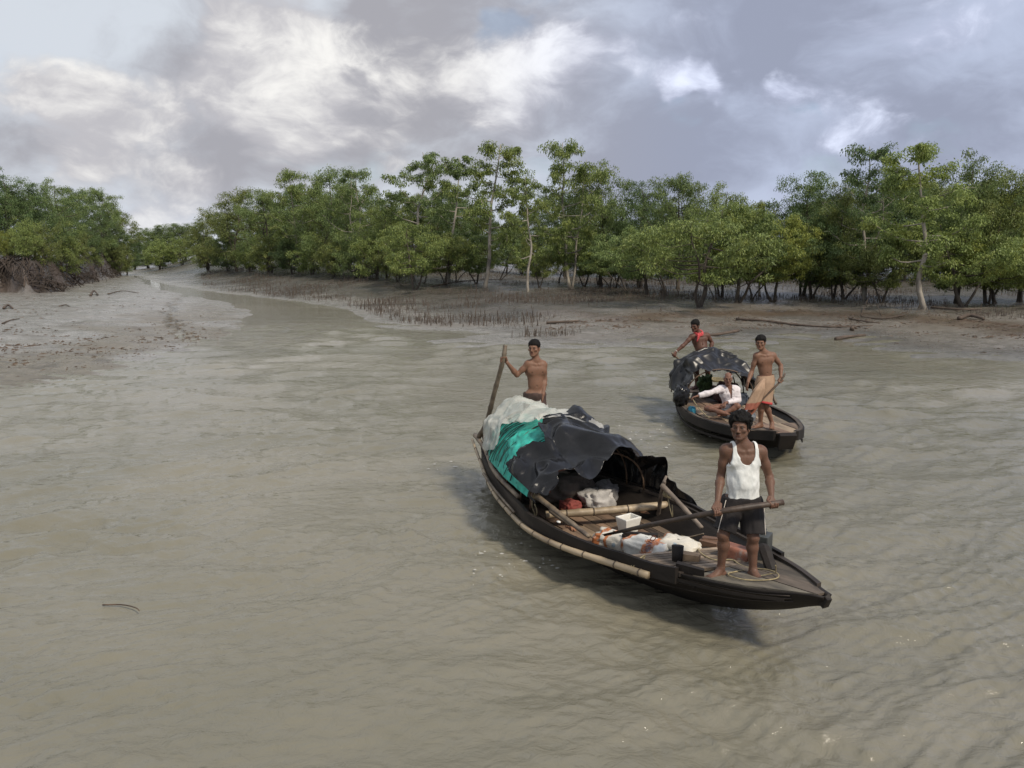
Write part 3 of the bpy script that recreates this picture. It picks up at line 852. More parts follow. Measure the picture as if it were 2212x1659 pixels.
log_on([(2070, 692, 0), (2095, 690, .1), (2125, 693, 0)], .15, .1, 'dark muddy log near the right edge of the bank')
log_on([(1860, 681, 0), (1880, 660, .5), (1905, 684, 0)], .03, .02, 'thin arched twig standing in the mud')
def left_log(pts, r0, r1, label):
    o = log_on(pts, r0, r1, label); o['group'] = 'driftwood lying on the left bank'; return o
left_log([(196, 640, 0), (203, 634, .15), (212, 640, .05)], .13, .08, 'dark stubby branch on the upper mud of the left bank')
left_log([(233, 636, 0), (265, 632, .1), (300, 634, 0)], .07, .03, 'long thin branch lying on the mud below the creek corner')
left_log([(52, 624, 0), (56, 610, .4), (62, 622, 0)], .07, .04, 'dark forked root standing below the root tangle')
left_log([(5, 700, 0), (25, 695, .05), (42, 690, 0)], .05, .03, 'dark stick near the left edge of the picture')
left_log([(8, 668, 0), (18, 665, .1), (28, 668, 0)], .10, .07, 'small dark log at the left edge of the mud')
left_log([(128, 663, 0), (142, 661, .04), (150, 663, 0)], .06, .04, 'short dark twig in the middle of the left mud')
def litter():
    g = np.random.default_rng(21)
    V = []; F = []
    m = bpy.data.materials
    lit = material('litter', (0.085, 0.058, 0.04), 0.9, 0.5, 3)
    for k in range(3900):
        if k < 2600:
            u = g.uniform(1180, 2215); vc = np.interp(u, [1180, 1400, 1600, 1900, 2215], [702, 694, 698, 700, 712])
            v = vc + g.normal(0, 9 if u < 1900 else 22)
        elif k < 3200:
            u = g.uniform(0, 480); v = g.normal(745, 22) - u * .03
        else:
            u = g.uniform(0, 540); v = g.uniform(620, 800)
        p = on_ground_fast(u, v)
        if p is None: continue
        a = g.uniform(0, 6.28); L = abs(g.normal(.05, .07)) + .02; w = g.uniform(.008, .022)
        if k >= 3200: L *= .8
        c, s = math.cos(a), math.sin(a)
        b = len(V)
        for sx, sy, zz in ((-1, -1, 0), (1, -1, 0), (1, 1, 0), (-1, 1, 0), (0, 0, 1)):
            V.append((p[0] + c * sx * L - s * sy * w, p[1] + s * sx * L + c * sy * w, p[2] - .02 + zz * (.02 + w)))
        F += [(b, b+1, b+4), (b+1, b+2, b+4), (b+2, b+3, b+4), (b+3, b, b+4)]
    o = obj('litter', new_mesh('litter', V, F, lit, False))
    tag(o, 'brown leaf and twig litter strewn over the mud', 'litter', kind='stuff')
def on_ground_fast(u, v):
    z = 0.4
    for _ in range(4):
        p = at_z(u, v, z); 
        h = float(ground_at(p[0], p[1])); z = min(max(h, 0), 1.6)
    return None if h < 0.0 else np.array([p[0], p[1], h])
litter()
# ---------------------------------------------------------------- boats
tar = material('tarred_wood', (0.016, 0.0125, 0.0105), 0.62, 0.4, 3, 0.006, 18, stretch=(.25, 1, 1), dark=(0.060, 0.047, 0.038), dfac=(.5, .8), rvar=.15, spec=.28)
edge_wood = material('worn_edge_wood', (0.050, 0.040, 0.033), 0.6, 0.4, 6, 0.004, 24, stretch=(.2, 1, 1), dark=(0.018, 0.015, 0.013), spec=.3)
deckwood = material('deck_wood', (0.20, 0.142, 0.098), 0.72, 0.4, 7, 0.004, 30, stretch=(.15, 1, 1), tint=True, dark=(0.045, 0.033, 0.026), dfac=(.48, .75))
greywood = material('grey_wood', (0.17, 0.135, 0.105), 0.8, 0.35, 8, 0.003, 30, stretch=(.2, 1, 1), dark=(0.05, 0.04, 0.034), tint=True)
bamboo = material('bamboo', (0.34, 0.265, 0.175), 0.5, 0.25, 6, 0.002, 20, stretch=(.3, 1, 1), dark=(0.14, 0.10, 0.065), dfac=(.5, .75))
bamboo_old = material('weathered_bamboo', (0.20, 0.155, 0.11), 0.65, 0.35, 6, 0.003, 20, dark=(0.07, 0.052, 0.04), dfac=(.45, .7))
pole_wood = material('pole_wood', (0.105, 0.066, 0.042), 0.6, 0.4, 7, 0.004, 24, dark=(0.035, 0.024, 0.018), dfac=(.45, .7))
oar_wood = material('oar_wood', (0.052, 0.034, 0.024), 0.55, 0.4, 7, 0.004, 24, dark=(0.02, 0.015, 0.012), dfac=(.45, .7))
rope_m = material('rope', (0.30, 0.245, 0.14), 0.9, 0.3, 30)
black_plastic = material('black_plastic', (0.010, 0.010, 0.011), 0.2, 0.3, 5, 0.008, 5, rvar=.06, spec=.34, dark=(0.03, 0.03, 0.034), dfac=(.55, .8))
white_tub = material('white_plastic', (0.74, 0.72, 0.66), 0.35, 0.06, 10)

S_ = np.array([0, .3, 1, 2, 2.9, 3.5, 4.1, 4.7, 5.2, 5.65, 6.0, 6.35]) / 6.35
HULLS = {
 'front': dict(L=6.52, b=[.15, .26, .50, .76, .95, .94, .85, .72, .58, .44, .26, .03],
               g=[.60, .56, .50, .46, .45, .45, .46, .485, .52, .555, .60, .66],
               k=[.0, -.12, -.18, -.2, -.2, -.2, -.16, -.07, .06, .22, .38, .58]),
 'rear': dict(L=5.45, b=[.20, .34, .55, .76, .92, .96, .94, .84, .70, .56, .40, .13],
              g=[.52, .48, .44, .40, .38, .37, .37, .38, .40, .42, .45, .50],
              k=[-.05, -.15, -.2, -.2, -.2, -.2, -.18, -.11, -.02, .09, .18, .29])}
class Hull:
    def __init__(s, spec, origin, head):
        s.__dict__.update(spec)
        s.o = np.array([origin[0], origin[1], 0.0]); h = np.array(head, float); h /= np.linalg.norm(h)
        s.d = h; s.n = np.array([-h[1], h[0]]); s.rz = math.atan2(h[1], h[0])
    def f(s, key, x): 
        t = np.asarray(x, float) / s.L
        a = getattr(s, key)
        e = 0.02
        return (np.interp(t - e, S_, a) + np.interp(t, S_, a) + np.interp(t + e, S_, a)) / 3
    def local(s, p):
        q = np.asarray(p[:2]) - s.o[:2]
        return np.array([q @ s.d, q @ s.n, p[2]])
    def world(s, x, y, z):
        return np.array([*(s.o[:2] + s.d * x + s.n * y), z])
    def lp(s, u, v, z): return s.local(at_z(u, v, z))
    def put(s, o):
        o.location = s.o; o.rotation_euler = (0, 0, s.rz); return o
def hull_mesh(H):
    xs = np.linspace(0, H.L, 70)
    th = np.linspace(-1, 1, 25)
    def shell(inset, lift):
        b = np.maximum(H.f('b', xs) - inset, .005); g = H.f('g', xs); k = H.f('k', xs) + lift
        k = np.minimum(k, g - .02)
        y = b[:, None] * th[None]
        z = k[:, None] + (g - k)[:, None] * np.abs(th[None]) ** 1.5
        return np.stack([xs[:, None] + 0 * y, y, z], -1)
    A = shell(0, 0); B = shell(.035, .04)
    A = A + np.stack([0 * A[..., 0], .004 * np.sin(A[..., 2] * 50) * np.sign(A[..., 1]), 0 * A[..., 0]], -1)
    m, n = A.shape[:2]
    V = np.concatenate([A.reshape(-1, 3), B.reshape(-1, 3)])
    idx = np.arange(m * n).reshape(m, n)
    q = lambda i: np.stack([i[:-1, :-1], i[1:, :-1], i[1:, 1:], i[:-1, 1:]], -1).reshape(-1, 4)
    F = [q(idx)[:, ::-1], q(idx + m * n)]
    for c in (0, n - 1):
        e = idx[:, c]; f = np.stack([e[:-1], e[1:], e[1:] + m * n, e[:-1] + m * n], -1)
        F.append(f if c == 0 else f[:, ::-1])
    for r in (0, m - 1):
        e = idx[r]; f = np.stack([e[:-1], e[1:], e[1:] + m * n, e[:-1] + m * n], -1)
        F.append(f[:, ::-1] if r == 0 else f)
    return V, np.concatenate(F)
def rail_mesh(H, side, x0, x1, out0, out1, z0, z1, rough=.0):
    """a plank swept along the hull's edge"""
    xs = np.linspace(x0, x1, 40); b = H.f('b', xs); g = H.f('g', xs)
    w = rough * fbm(np.stack([xs * 3, xs * 0, xs * 0 + side], -1), 3)
    ring = [(out0, z0), (out1, z0), (out1, z1), (out0, z1)]
    P = np.stack([np.stack([xs, side * (b + o), g + z + (w if z == z1 else 0)], -1) for o, z in ring], 1)
    m = len(xs); V = P.reshape(-1, 3); F = []
    for i in range(m - 1):
        for k in range(4):
            a = i * 4 + k; c = i * 4 + (k + 1) % 4
            F.append((a, c, c + 4, a + 4))
    F += [(3, 2, 1, 0), tuple((m - 1) * 4 + k for k in range(4))]
    return V, F
def bamboo_mesh(path, r0, r1, seg=.34, n=8, total=40):
    P = [Vector(p) for p in bez(path, total)]
    acc = 0; rad = []; L = 0
    for i, p in enumerate(P):
        if i: L += (p - P[i - 1]).length
        r = r0 + (r1 - r0) * i / total
        ph = (L % seg) / seg
        rad.append(r * (1 + .16 * math.exp(-(min(ph, 1 - ph) / .06) ** 2)))
    m = MB(); m.tube(P, rad, n); return m
ring_m = material('bamboo_node', (.075, .055, .038), .7, .3, 20)
def rings(o, path, r0, r1, step, total=40):
    P = [Vector(p) for p in bez(path, total)]; L = 0; nxt = step * .6
    for i in range(1, len(P)):
        L += (P[i] - P[i - 1]).length
        if L > nxt:
            nxt += step * random.uniform(.8, 1.25); t = (P[i] - P[i - 1]).normalized(); r = (r0 + (r1 - r0) * i / total) * 1.13
            m = MB(); m.tube([P[i] - t * .007, P[i] + t * .007], r, 9); m.build('node_ring', ring_m, o, True)
def base_boat(H, name, label, group):
    root = H.put(empty(name)); tag(root, label, 'boat', group)
    V, F = hull_mesh(H); ho = obj('hull', new_mesh('hull', V, F, tar, True), root)
    for sd in (-1, 1):                      # laps of the side planks
        for th in (.90, .78, .64):
            xs = np.linspace(.25, H.L - .25, 34); b = H.f('b', xs); g = H.f('g', xs); k = H.f('k', xs)
            m = MB(); m.tube(np.stack([xs, sd * (b * th + .002), k + (g - k) * th ** 1.5 + .006 * fbm(np.stack([xs, xs * 0 + th, xs * 0], -1) * 2, 2)], -1), .009, 5, squash=.7)
            m.build('plank_lap', edge_wood, ho, True)
    return root
def planks(H, root, x0, x1, ny, z, gap=.014, name='floor_board', mat=deckwood, maxw=.8, jit=.02, rise=0, tones=(.55, 1.35)):
    """lengthwise boards cut to the width of the hull"""
    g = np.random.default_rng(int(x0 * 100) + ny)
    xs = np.linspace(x0 + .006, x1 - .006, 5)
    k = H.f('k', xs); gg = H.f('g', xs); b = H.f('b', xs)
    wid = np.minimum(b * np.clip((z + rise * (xs - x0) - k) / (gg - k), .02, 1) ** (1 / 1.5) - .03, maxw)
    cuts = np.cumsum(g.uniform(.7, 1.3, ny)); cuts = np.concatenate([[0], cuts / cuts[-1]]) * 2 - 1
    wmax = wid.max()
    for a, c in zip(cuts[:-1], cuts[1:]):
        y0 = np.clip(a * wmax, -wid, wid) + gap / 2; y1 = np.clip(c * wmax, -wid, wid) - gap / 2
        if (y1 - y0).max() < .03: continue
        y1 = np.maximum(y1, y0 + .004)
        dz = g.uniform(-.008, .008); t = .022
        zz = z + rise * (xs - x0) + dz
        e = g.uniform(-jit, jit, 2)
        xx = xs.copy(); xx[0] += abs(e[0]); xx[-1] -= abs(e[1])
        V = np.concatenate([np.stack([xx, y0, zz], -1), np.stack([xx, y1, zz], -1), np.stack([xx, y0, zz - t], -1), np.stack([xx, y1, zz - t], -1)])
        F = []
        for i in range(4):
            F += [(i, i+1, i+6, i+5)[::-1], (i, i+1, i+11, i+10), (i+5, i+6, i+16, i+15)[::-1]]
        F += [(0, 5, 15, 10)[::-1], (4, 9, 19, 14)]
        o = obj(name, new_mesh(name, V, F, mat, False), root)
        q = g.uniform(*tones); wv = g.uniform(.9, 1.1)
        o.color = (q, q * wv, q * wv * .98, 1)

# ======== the nearer boat
HF = Hull(HULLS['front'], (-.35, 12.3), (.471, -.882))
zA = lambda x, y: ((2000 + .27125 * x) / 1.736, (1800 + .27125 * y) / 1.736)
zB = lambda x, y: ((2500 + .2893 * x) / 1.736, (1900 + .2893 * y) / 1.736)
z1 = lambda x, y: ((1750 + .5425 * x) / 1.736, (1480 + .5425 * y) / 1.736)
z2 = lambda x, y: ((2400 + .3316 * x) / 1.736, (1150 + .3316 * y) / 1.736)
z3 = lambda x, y: ((2550 + .464 * x) / 1.736, (1480 + .464 * y) / 1.736)
z4 = lambda x, y: ((1750 + .3135 * x) / 1.736, (1230 + .3135 * y) / 1.736)
fb = base_boat(HF, 'wooden_boat', 'nearer black tarred wooden boat with bare bow and net heap at its stern', 'country boats on the creek')
for sd in (-1, 1):
    V, F = rail_mesh(HF, sd, .35, 5.28 if sd < 0 else 5.5, .003, .045, -.10, .055, .010)
    obj('washboard', new_mesh('washboard', V, F, tar, False), fb)
    V, F = rail_mesh(HF, sd, .2, 5.3 if sd < 0 else 6.3, -.04, .012, -.03, .012 if sd < 0 else .03)
    obj('gunwale', new_mesh('gunwale', V, F, edge_wood, False), fb)
V, F = rail_mesh(HF, -1, 4.9, 6.25, .014, .024, -.075, -.045)
obj('rub_strip', new_mesh('rub_strip', V, F, tar, False), fb)
m = MB(); m.box((-.02, 0, .42), (.10, .06, 1.0), taper=.9, jit=.008); m.build('stern_post', greywood, fb)
m = MB(); m.box((6.515, 0, .60), (.06, .062, .115), Matrix.Rotation(.5, 3, 'Y'), jit=.010, taper=.8); m.build('stem', tar, fb)
planks(HF, fb, 1.9, 2.95, 8, .20, maxw=.78); planks(HF, fb, 2.95, 3.75, 9, .205, maxw=.78); planks(HF, fb, 3.75, 4.72, 8, .215, maxw=.7, tones=(.45, .9))
planks(HF, fb, .45, 1.6, 5, .46, maxw=.5)
planks(HF, fb, 5.36, 6.46, 4, .512, name='bow_board', mat=greywood, maxw=.56, gap=.012, rise=.125, tones=(.5, .9))
g = np.random.default_rng(2)
for k in range(8):
    x = 4.70 + .088 * k; w = g.uniform(.048, .066)
    b0 = float(HF.f('b', x)) - .04; sk = .28
    zc = .440 + .10 * (x - 4.7) 
    y0, y1 = -min(b0 + .1, .62) * (1 - .0 * k), b0 * .95
    y0 = max(y0, -float(HF.f('b', x + sk * y0)) + .03); y1 = min(y1, float(HF.f('b', x + sk * y1)) - .05)
    V = []
    for yy in (y0, y1):
        for xx, zz in ((-w/2, 0), (w/2, 0), (w/2, -.03), (-w/2, -.03)):
            V.append((x + sk * yy + xx, yy, zc + zz + g.uniform(-.004, .004)))
    o = obj('slat', new_mesh('slat', V, [(0,1,2,3)[::-1], (4,5,6,7), (0,1,5,4), (1,2,6,5), (2,3,7,6), (3,0,4,7)], greywood, False), fb)
    q = g.uniform(.8, 1.7); o.color = (q, q * .96, q * .9, 1)
for x, z in ((4.66, .36), (5.34, .42), (2.3, .12), (3.4, .12)):
    b_ = float(HF.f('b', x)) - .06; m = MB(); m.box((x, 0, z), (.06, 2 * b_ * (.9 if z > .3 else .72), .09), jit=.006); m.build('cross_beam', tar, fb)
# ribs along the inside
for x in (2.2, 2.75, 3.3, 3.85, 4.4):
    for sd in (-1, 1):
        b_ = float(HF.f('b', x)); m = MB()
        m.tube([(x, sd * (b_ * .72), .2), (x, sd * (b_ - .06), .33), (x, sd * (b_ - .035), .47)], .022, 5); m.build('rib', tar, fb)
# bamboo lashed outside the near side, and other poles along the edge
RP = [(-.22, -.2, .64), (.3, -.33, .47), (1.5, -.72, .36), (2.4, -.92, .33), (3.1, -1.03, .33), (3.75, -1.00, .35), (4.4, -.88, .39), (5.0, -.74, .42)]
ro = bamboo_mesh(RP, .020, .040).build('bamboo_rail', bamboo, fb, True); rings(ro, RP, .020, .040, .33)
bamboo_mesh([(-.32, -.10, .68), (.4, -.28, .63), (1.4, -.62, .57), (2.45, -.82, .53)], .035, .03, .5).build('edge_pole', bamboo_old, fb, True)
bamboo_mesh([(-.12, -.03, .72), (.5, -.28, .68), (1.25, -.52, .60)], .045, .04, 9).build('edge_pole', pole_wood, fb, True)
bamboo_mesh([(1.0, -.60, .44), (1.8, -.80, .42), (2.6, -.96, .40)], .018, .014, .3).build('edge_pole', bamboo_old, fb, True)
P = [HF.lp(*z1(x, y), z) for x, y, z in ((470, 690, .60), (650, 830, .53), (845, 980, .48))]
bamboo_mesh(P, .036, .024, .45).build('side_rail', bamboo_old, fb, True)
P = [HF.lp(*z1(x, y), z) for x, y, z in ((580, 800, .46), (690, 880, .40), (760, 930, .34))]
bamboo_mesh(P, .03, .026, 5).build('side_rail', bamboo_old, fb, True)
pr = HF.lp(*z1(1350, 625), .80)
P = [pr, HF.lp(*z1(1480, 760), .64), HF.lp(*z1(1625, 920), .50)]
bamboo_mesh(P, .030, .024, .45).build('side_rail', greywood, fb, True)
pb = HF.lp(*z1(1325, 785), .36)
m = MB(); m.tube(bez([pb - (0, 0, .15), (pb + pr) / 2 + (0, .01, 0), pr + (.02, .02, .05)], 8), np.linspace(.028, .022, 9), 7); m.tube([pr, pr + (-.03, .09, .09)], .018, 6); m.build('rail_post', greywood, fb, True)
m = MB(); a_ = HF.lp(*z1(470, 690), .60)
for k in range(4): m.tube([a_ + np.array([.03 * k - .04, .045 * math.cos(t), .045 * math.sin(t)]) for t in np.linspace(0, 6.28, 10)], .007, 5, cap=False)
m.tube(bez([a_ + (0, -.03, -.03), a_ + (.02, -.05, -.14), a_ + (.05, -.03, -.23), a_ + (.08, -.05, -.27), a_ + (.09, -.02, -.20), a_ + (.05, -.03, -.1)], 14), .008, 5)
m.build('lashing', rope_m, fb, True)
m = MB(); a_ = HF.lp(*z1(1390, 690), .70)
for k in range(5): m.tube([a_ + np.array([.02 * k - .04, .04 * math.cos(t), .04 * math.sin(t)]) for t in np.linspace(0, 6.28, 9)], .006, 5, cap=False)
m.tube(bez([a_ + (0, 0, -.03), a_ + (.05, 0, -.16), a_ + (.09, .01, -.26), a_ + (.1, -.01, -.1)], 10), .006, 5); m.build('lashing', rope_m, fb, True)
m = MB(); a_ = np.array([4.78, -.77, .41])
for k in (-.02, .03): m.tube(bez([a_ + (k, -.045, -.02), a_ + (k * .5, .02, .06), a_ + (-.01, .16, .12), a_ + (k, .05, .0), a_ + (k, -.04, -.03)], 14), .005, 5)
m.build('lashing', rope_m, fb, True)
tw = [HF.lp(*z1(548, 832), .37), HF.lp(*z1(960, 802), .40), HF.lp(*z1(1382, 762), .40)]
rings(bamboo_mesh(tw, .046, .050, .42, 10).build('thwart', bamboo, fb, True), tw, .046, .050, .4)
st = HF.lp(*zA(1990, 1120), .47)
m = MB(); m.tube([st - (0, 0, .12), st + (0, 0, .05), st + (-.012, .01, .16)], [.055, .055, .062], 10); m.build('mooring_post', tar, fb, True)
kn = HF.lp(*zB(1300, 730), .58)
m = MB(); m.tube(bez([kn + (.10, -.03, -.04), kn + (.02, 0, .03), kn + (-.10, .05, .12), kn + (-.16, .07, .09)], 8), [.05, .06, .065, .06, .065, .06, .05, .05, .04], 7, squash=.7); m.build('bow_knee', tar, fb)
kb = HF.lp(*z1(1590, 1235), .56)
m = MB(); m.box(kb + (-.1, .01, -.01), (.28, .05, .10), Matrix.Rotation(.45, 3, 'Z'), jit=.01); m.build('washboard_block', tar, fb)

def T_(name, label, cat, obj_=None, group=None):
    return tag(obj_, label, cat, group)
# ---- hoops and the black tarpaulin over the stern
def arch_pt(x, ph, A, Hh, z0=.45, pw=.75):
    return np.array([x, A * math.cos(ph), z0 + Hh * max(math.sin(ph), 0) ** pw])
for x, A, Hh in ((1.0, .50, .84), (1.9, .70, .86), (2.5, .82, .76), (2.82, .86, .64)):
    m = MB(); m.tube([arch_pt(x, p, A, Hh) for p in np.linspace(.02, 3.12, 20)], .012, 6); m.build('hoop', pole_wood, fb, True)
def hs(x): return np.interp(x, [0, 1, 2, 2.6, 3.05, 3.4], [.86, .97, .97, .86, .77, .73])
def as_(x): return np.interp(x, [0, .5, 1, 2, 3, 3.5], [.3, .45, .6, .85, .97, .99])
def ridge(p):
    r_ = np.clip(1.08 - np.sqrt(vnoise(p) ** 2 + .006) * 2, 0, 1)
    return r_ ** 1.6 * 1.2
def drape(ph, xs, H, name, mat, seed, amp, label, cat, z0=.45, hs=hs, as_=as_, pw=.75, droop=None, thick=0.0, fs=(1, 1)):
    """cloth over the arch: ph (m) angles, xs (m,n) positions along the boat"""
    Ph = np.repeat(ph[:, None], xs.shape[1], 1)
    A = as_(xs); Hh = hs(xs)
    s_ = np.clip(np.sin(Ph), 0, 1)
    P = np.stack([xs, A * np.cos(Ph), z0 + Hh * s_ ** pw], -1)
    q = np.stack([xs * 1.5 * fs[0] + seed, Ph * 1.25 * fs[1], xs * 0 + seed], -1)
    w = q + .45 * np.stack([fbm(q * 1.3 + 5, 2), fbm(q * 1.3 + 11, 2), 0 * xs], -1)
    disp = .50 * fbm(w * np.array([.9, .9, 1]) + 2, 2) + .55 * ridge(w * np.array([.7, 1.0, 1])) + .62 * ridge(w * np.array([2.1, .55, 1]) + 3) + .30 * ridge(w * np.array([3.6, 1.2, 1]) + 8) + .10 * ridge(w * np.array([1.3, 4.0, 1]) + 15)
    disp = (disp - .42) * amp * (.25 + .75 * sstep(s_, .05, .4))
    nrm = np.stack([0 * xs, np.cos(Ph), .35 + s_], -1); nrm /= np.linalg.norm(nrm, axis=-1, keepdims=True)
    P = P + nrm * disp[..., None]
    P[..., 0] += .35 * amp * fbm(q * 1.6 + 21, 1)
    if droop is not None: P[..., 2] -= droop(Ph, np.linspace(0, 1, xs.shape[1])[None])
    V, F = sheet(P)
    o = H.put(obj(name, new_mesh(name, V, F, mat, True)))
    tag(o, label, cat)
    if thick:
        so = o.modifiers.new('thickness', 'SOLIDIFY'); so.thickness = thick
    return o
D = math.pi / 180
ph = np.concatenate([np.linspace(.2, 8, 14), np.linspace(9, 168, 206)]) * D
sr = np.interp(ph / D, [8, 40, 70, 89, 105, 115, 118, 122, 130, 140, 147, 158, 161, 163, 168], [1.7, 1.8, 1.85, 1.98, 2.06, 2.22, 2.48, 2.60, 2.45, 2.28, 2.42, 2.15, 2.45, 2.85, 3.05])
sf = np.interp(ph / D, [3, 9, 22, 45, 68, 90, 105, 112, 120, 131, 141, 150, 157, 163, 168], [3.7, 3.45, 3.14, 3.02, 3.08, 3.24, 3.36, 3.40, 3.20, 3.14, 3.26, 3.32, 3.22, 2.98, 3.1])
sf = np.maximum(sf, sr + .06)
xs = sr[:, None] + (sf - sr)[:, None] * np.linspace(0, 1, 110)[None]
tp = drape(ph, xs, HF, 'tarpaulin', black_plastic, 3.7, .16, 'crumpled shiny black plastic tarpaulin over the canopy of the nearer boat', 'tarpaulin', z0=.37,
      pw=.62, droop=lambda P, t: .15 * np.exp(-((P / D - 108) / 14) ** 2) * t ** 3 - .07 * np.exp(-((P / D - 112) / 20) ** 2) * (1 - t) ** 2 - .05 * np.exp(-((P / D - 75) / 30) ** 2), thick=.004)
# ---- green net heap with dark cords over it
net = material('green_net', (0.03, 0.37, 0.295), 0.5, 0.3, 9, 0.012, 22, dark=(0.015, 0.14, 0.12), dfac=(.55, .8), spec=.4)
cord_m = material('dark_cord', (0.02, 0.05, 0.045), 0.8, 0.3, 20)
ph = np.linspace(6, 171, 120) * D
x0 = np.interp(ph / D, [6, 90, 130, 150, 171], [.55, .60, .85, .95, 1.0])
x1 = np.interp(ph / D, [6, 95, 110, 171], [1.75, 1.9, 2.75, 2.75])
xs = x0[:, None] + (x1 - x0)[:, None] * np.linspace(0, 1, 90)[None]
hn = lambda x: hs(x) - .16 - .45 * np.exp(-((x - .5) / .22) ** 2); an = lambda x: as_(x) - .07
go = drape(ph, xs, HF, 'net_heap', net, 9.1, .04, 'bulging bundle of turquoise green netting bound with dark cords at the stern', 'net', hs=hn, as_=an, fs=(1.5, 1.5))
g = np.random.default_rng(8)
for k in range(30):
    x = 1.0 + 1.6 * k / 29 + g.uniform(-.03, .03)
    a0 = g.uniform(98, 112); a1 = g.uniform(158, 169); sl = g.uniform(-.25, .1)
    m = MB()
    m.tube([arch_pt(x + sl * t + .02 * math.sin(7 * t + k), (a0 + (a1 - a0) * t) * D, float(an(x)) + .012, float(hn(x)) + .018) for t in np.linspace(0, 1, 12)], .0055, 4, cap=False)
    o = m.build('cord', cord_m, go, True)
# ---- clear white sheet thrown over the heap
wp = bpy.data.materials.new('clear_sheet'); wp.use_nodes = True
def wp_nodes():
    T = NT(wp.node_tree); out = T.n('ShaderNodeOutputMaterial'); b = T.n('ShaderNodeBsdfPrincipled')
    co = T.n('ShaderNodeTexCoord').outputs['Object']
    n = T.noise(co, 4, 5, .6)
    T.put(b.inputs['Base Color'], T.mix(n, (.62, .60, .55), (.80, .79, .74))); b.inputs['Roughness'].default_value = .25
    tr = T.n('ShaderNodeBsdfTransparent'); tl = T.n('ShaderNodeBsdfTranslucent'); tl.inputs[0].default_value = (.75, .74, .69, 1)
    m1 = T.n('ShaderNodeMixShader'); m1.inputs[0].default_value = .35
    T.t.links.new(b.outputs[0], m1.inputs[1]); T.t.links.new(tl.outputs[0], m1.inputs[2])
    m2 = T.n('ShaderNodeMixShader'); T.put(m2.inputs[0], T.math('ADD', T.math('MULTIPLY', T.smooth(n, .35, .65), .38), .16))
    T.t.links.new(m1.outputs[0], m2.inputs[1]); T.t.links.new(tr.outputs[0], m2.inputs[2]); T.t.links.new(m2.outputs[0], out.inputs[0])
wp_nodes()
ph = np.linspace(20, 165, 130) * D
x0 = np.interp(ph / D, [20, 90, 115, 146, 165], [.75, .62, .66, .82, 1.0])
x1 = np.interp(ph / D, [20, 60, 89, 103, 112, 121, 127, 135, 150, 158, 165], [2.25, 2.25, 2.15, 2.12, 2.0, 1.86, 1.5, 1.42, 1.5, 1.45, 1.2])
xs = x0[:, None] + (x1 - x0)[:, None] * np.linspace(0, 1, 70)[None]
drape(ph, xs, HF, 'plastic_sheet', wp, 5.3, .085, 'translucent white plastic sheet thrown over the green netting at the stern', 'plastic sheet', hs=lambda x: hs(x) + .01 - .40 * np.exp(-((x - .5) / .2) ** 2), as_=lambda x: as_(x) + .01, fs=(1.7, 1.4),
      droop=lambda P, t: -.10 * np.exp(-((P / D - 100) / 16) ** 2) * np.exp(-((t - .35) / .25) ** 2))

# ---- loose things on the nearer boat
def lump(c, size, seed, amp=.12, n=28, flat=0, rot=0.0, freq=1.6, box=.5):
    """pillow shaped cloth lump; box pushes it towards a bag's squarer outline"""
    u = np.linspace(0, 2 * math.pi, n * 2, endpoint=False); v = np.linspace(.02, math.pi - .02, n)
    U, Vv = np.meshgrid(u, v)
    p = np.stack([np.cos(U) * np.sin(Vv), np.sin(U) * np.sin(Vv), np.cos(Vv)], -1)
    pe = np.sign(p) * np.abs(p) ** (1 - box * .6)
    d = 1 + amp * fbm(p * freq + seed, 4) + .6 * amp * (ridge(p * freq * 1.5 + seed) - .6)
    q = pe * d[..., None] * np.array(size) / 2
    if flat: q[..., 2] = np.maximum(q[..., 2], -size[2] / 2 * (1 - flat))
    cr, sr_ = math.cos(rot), math.sin(rot)
    q = np.stack([q[..., 0] * cr - q[..., 1] * sr_, q[..., 0] * sr_ + q[..., 1] * cr, q[..., 2]], -1) + np.array(c)
    m, k = q.shape[:2]; idx = np.arange(m * k).reshape(m, k); nx = np.roll(idx, -1, 1)
    F = np.stack([idx[:-1], idx[1:], nx[1:], nx[:-1]], -1).reshape(-1, 4)
    return q.reshape(-1, 3), F
def lump_obj(name, H, c, size, seed, mat, label, cat, group=None, **kw):
    V, F = lump((0, 0, 0), size, seed, **kw)
    o = obj(name, new_mesh(name, V, F, mat, True), None, H.world(*c), (0, 0, H.rz))
    return tag(o, label, cat, group)
# white tub
t0 = HF.lp(*zA(1310, 712), .235)
def tub(w, l, h, t=.012):
    V = []; F = []
    for (ww, ll, zz) in ((w*.82, l*.82, 0), (w, l, h), (w + .02, l + .02, h), (w + .02, l + .02, h - .018), (w - 2*t, l - 2*t, h), (w*.82 - 2*t, l*.82 - 2*t, t)):
        V += [(-ll/2, -ww/2, zz), (ll/2, -ww/2, zz), (ll/2, ww/2, zz), (-ll/2, ww/2, zz)]
    for a, b in ((0, 3), (3, 2), (2, 4), (4, 5)):
        for k in range(4): F.append((a*4+k, a*4+(k+1)%4, b*4+(k+1)%4, b*4+k))
    F += [(3, 2, 1, 0), (20, 21, 22, 23)]
    return V, F
o = obj('tub', new_mesh('tub', *tub(.23, .17, .19), white_tub, False), None, HF.world(*t0), (0, 0, HF.rz + .12))
tag(o, 'small open white plastic tub standing on the floor boards by the oar', 'tub')
bv = o.modifiers.new('bevel', 'BEVEL'); bv.width = .006; bv.segments = 2
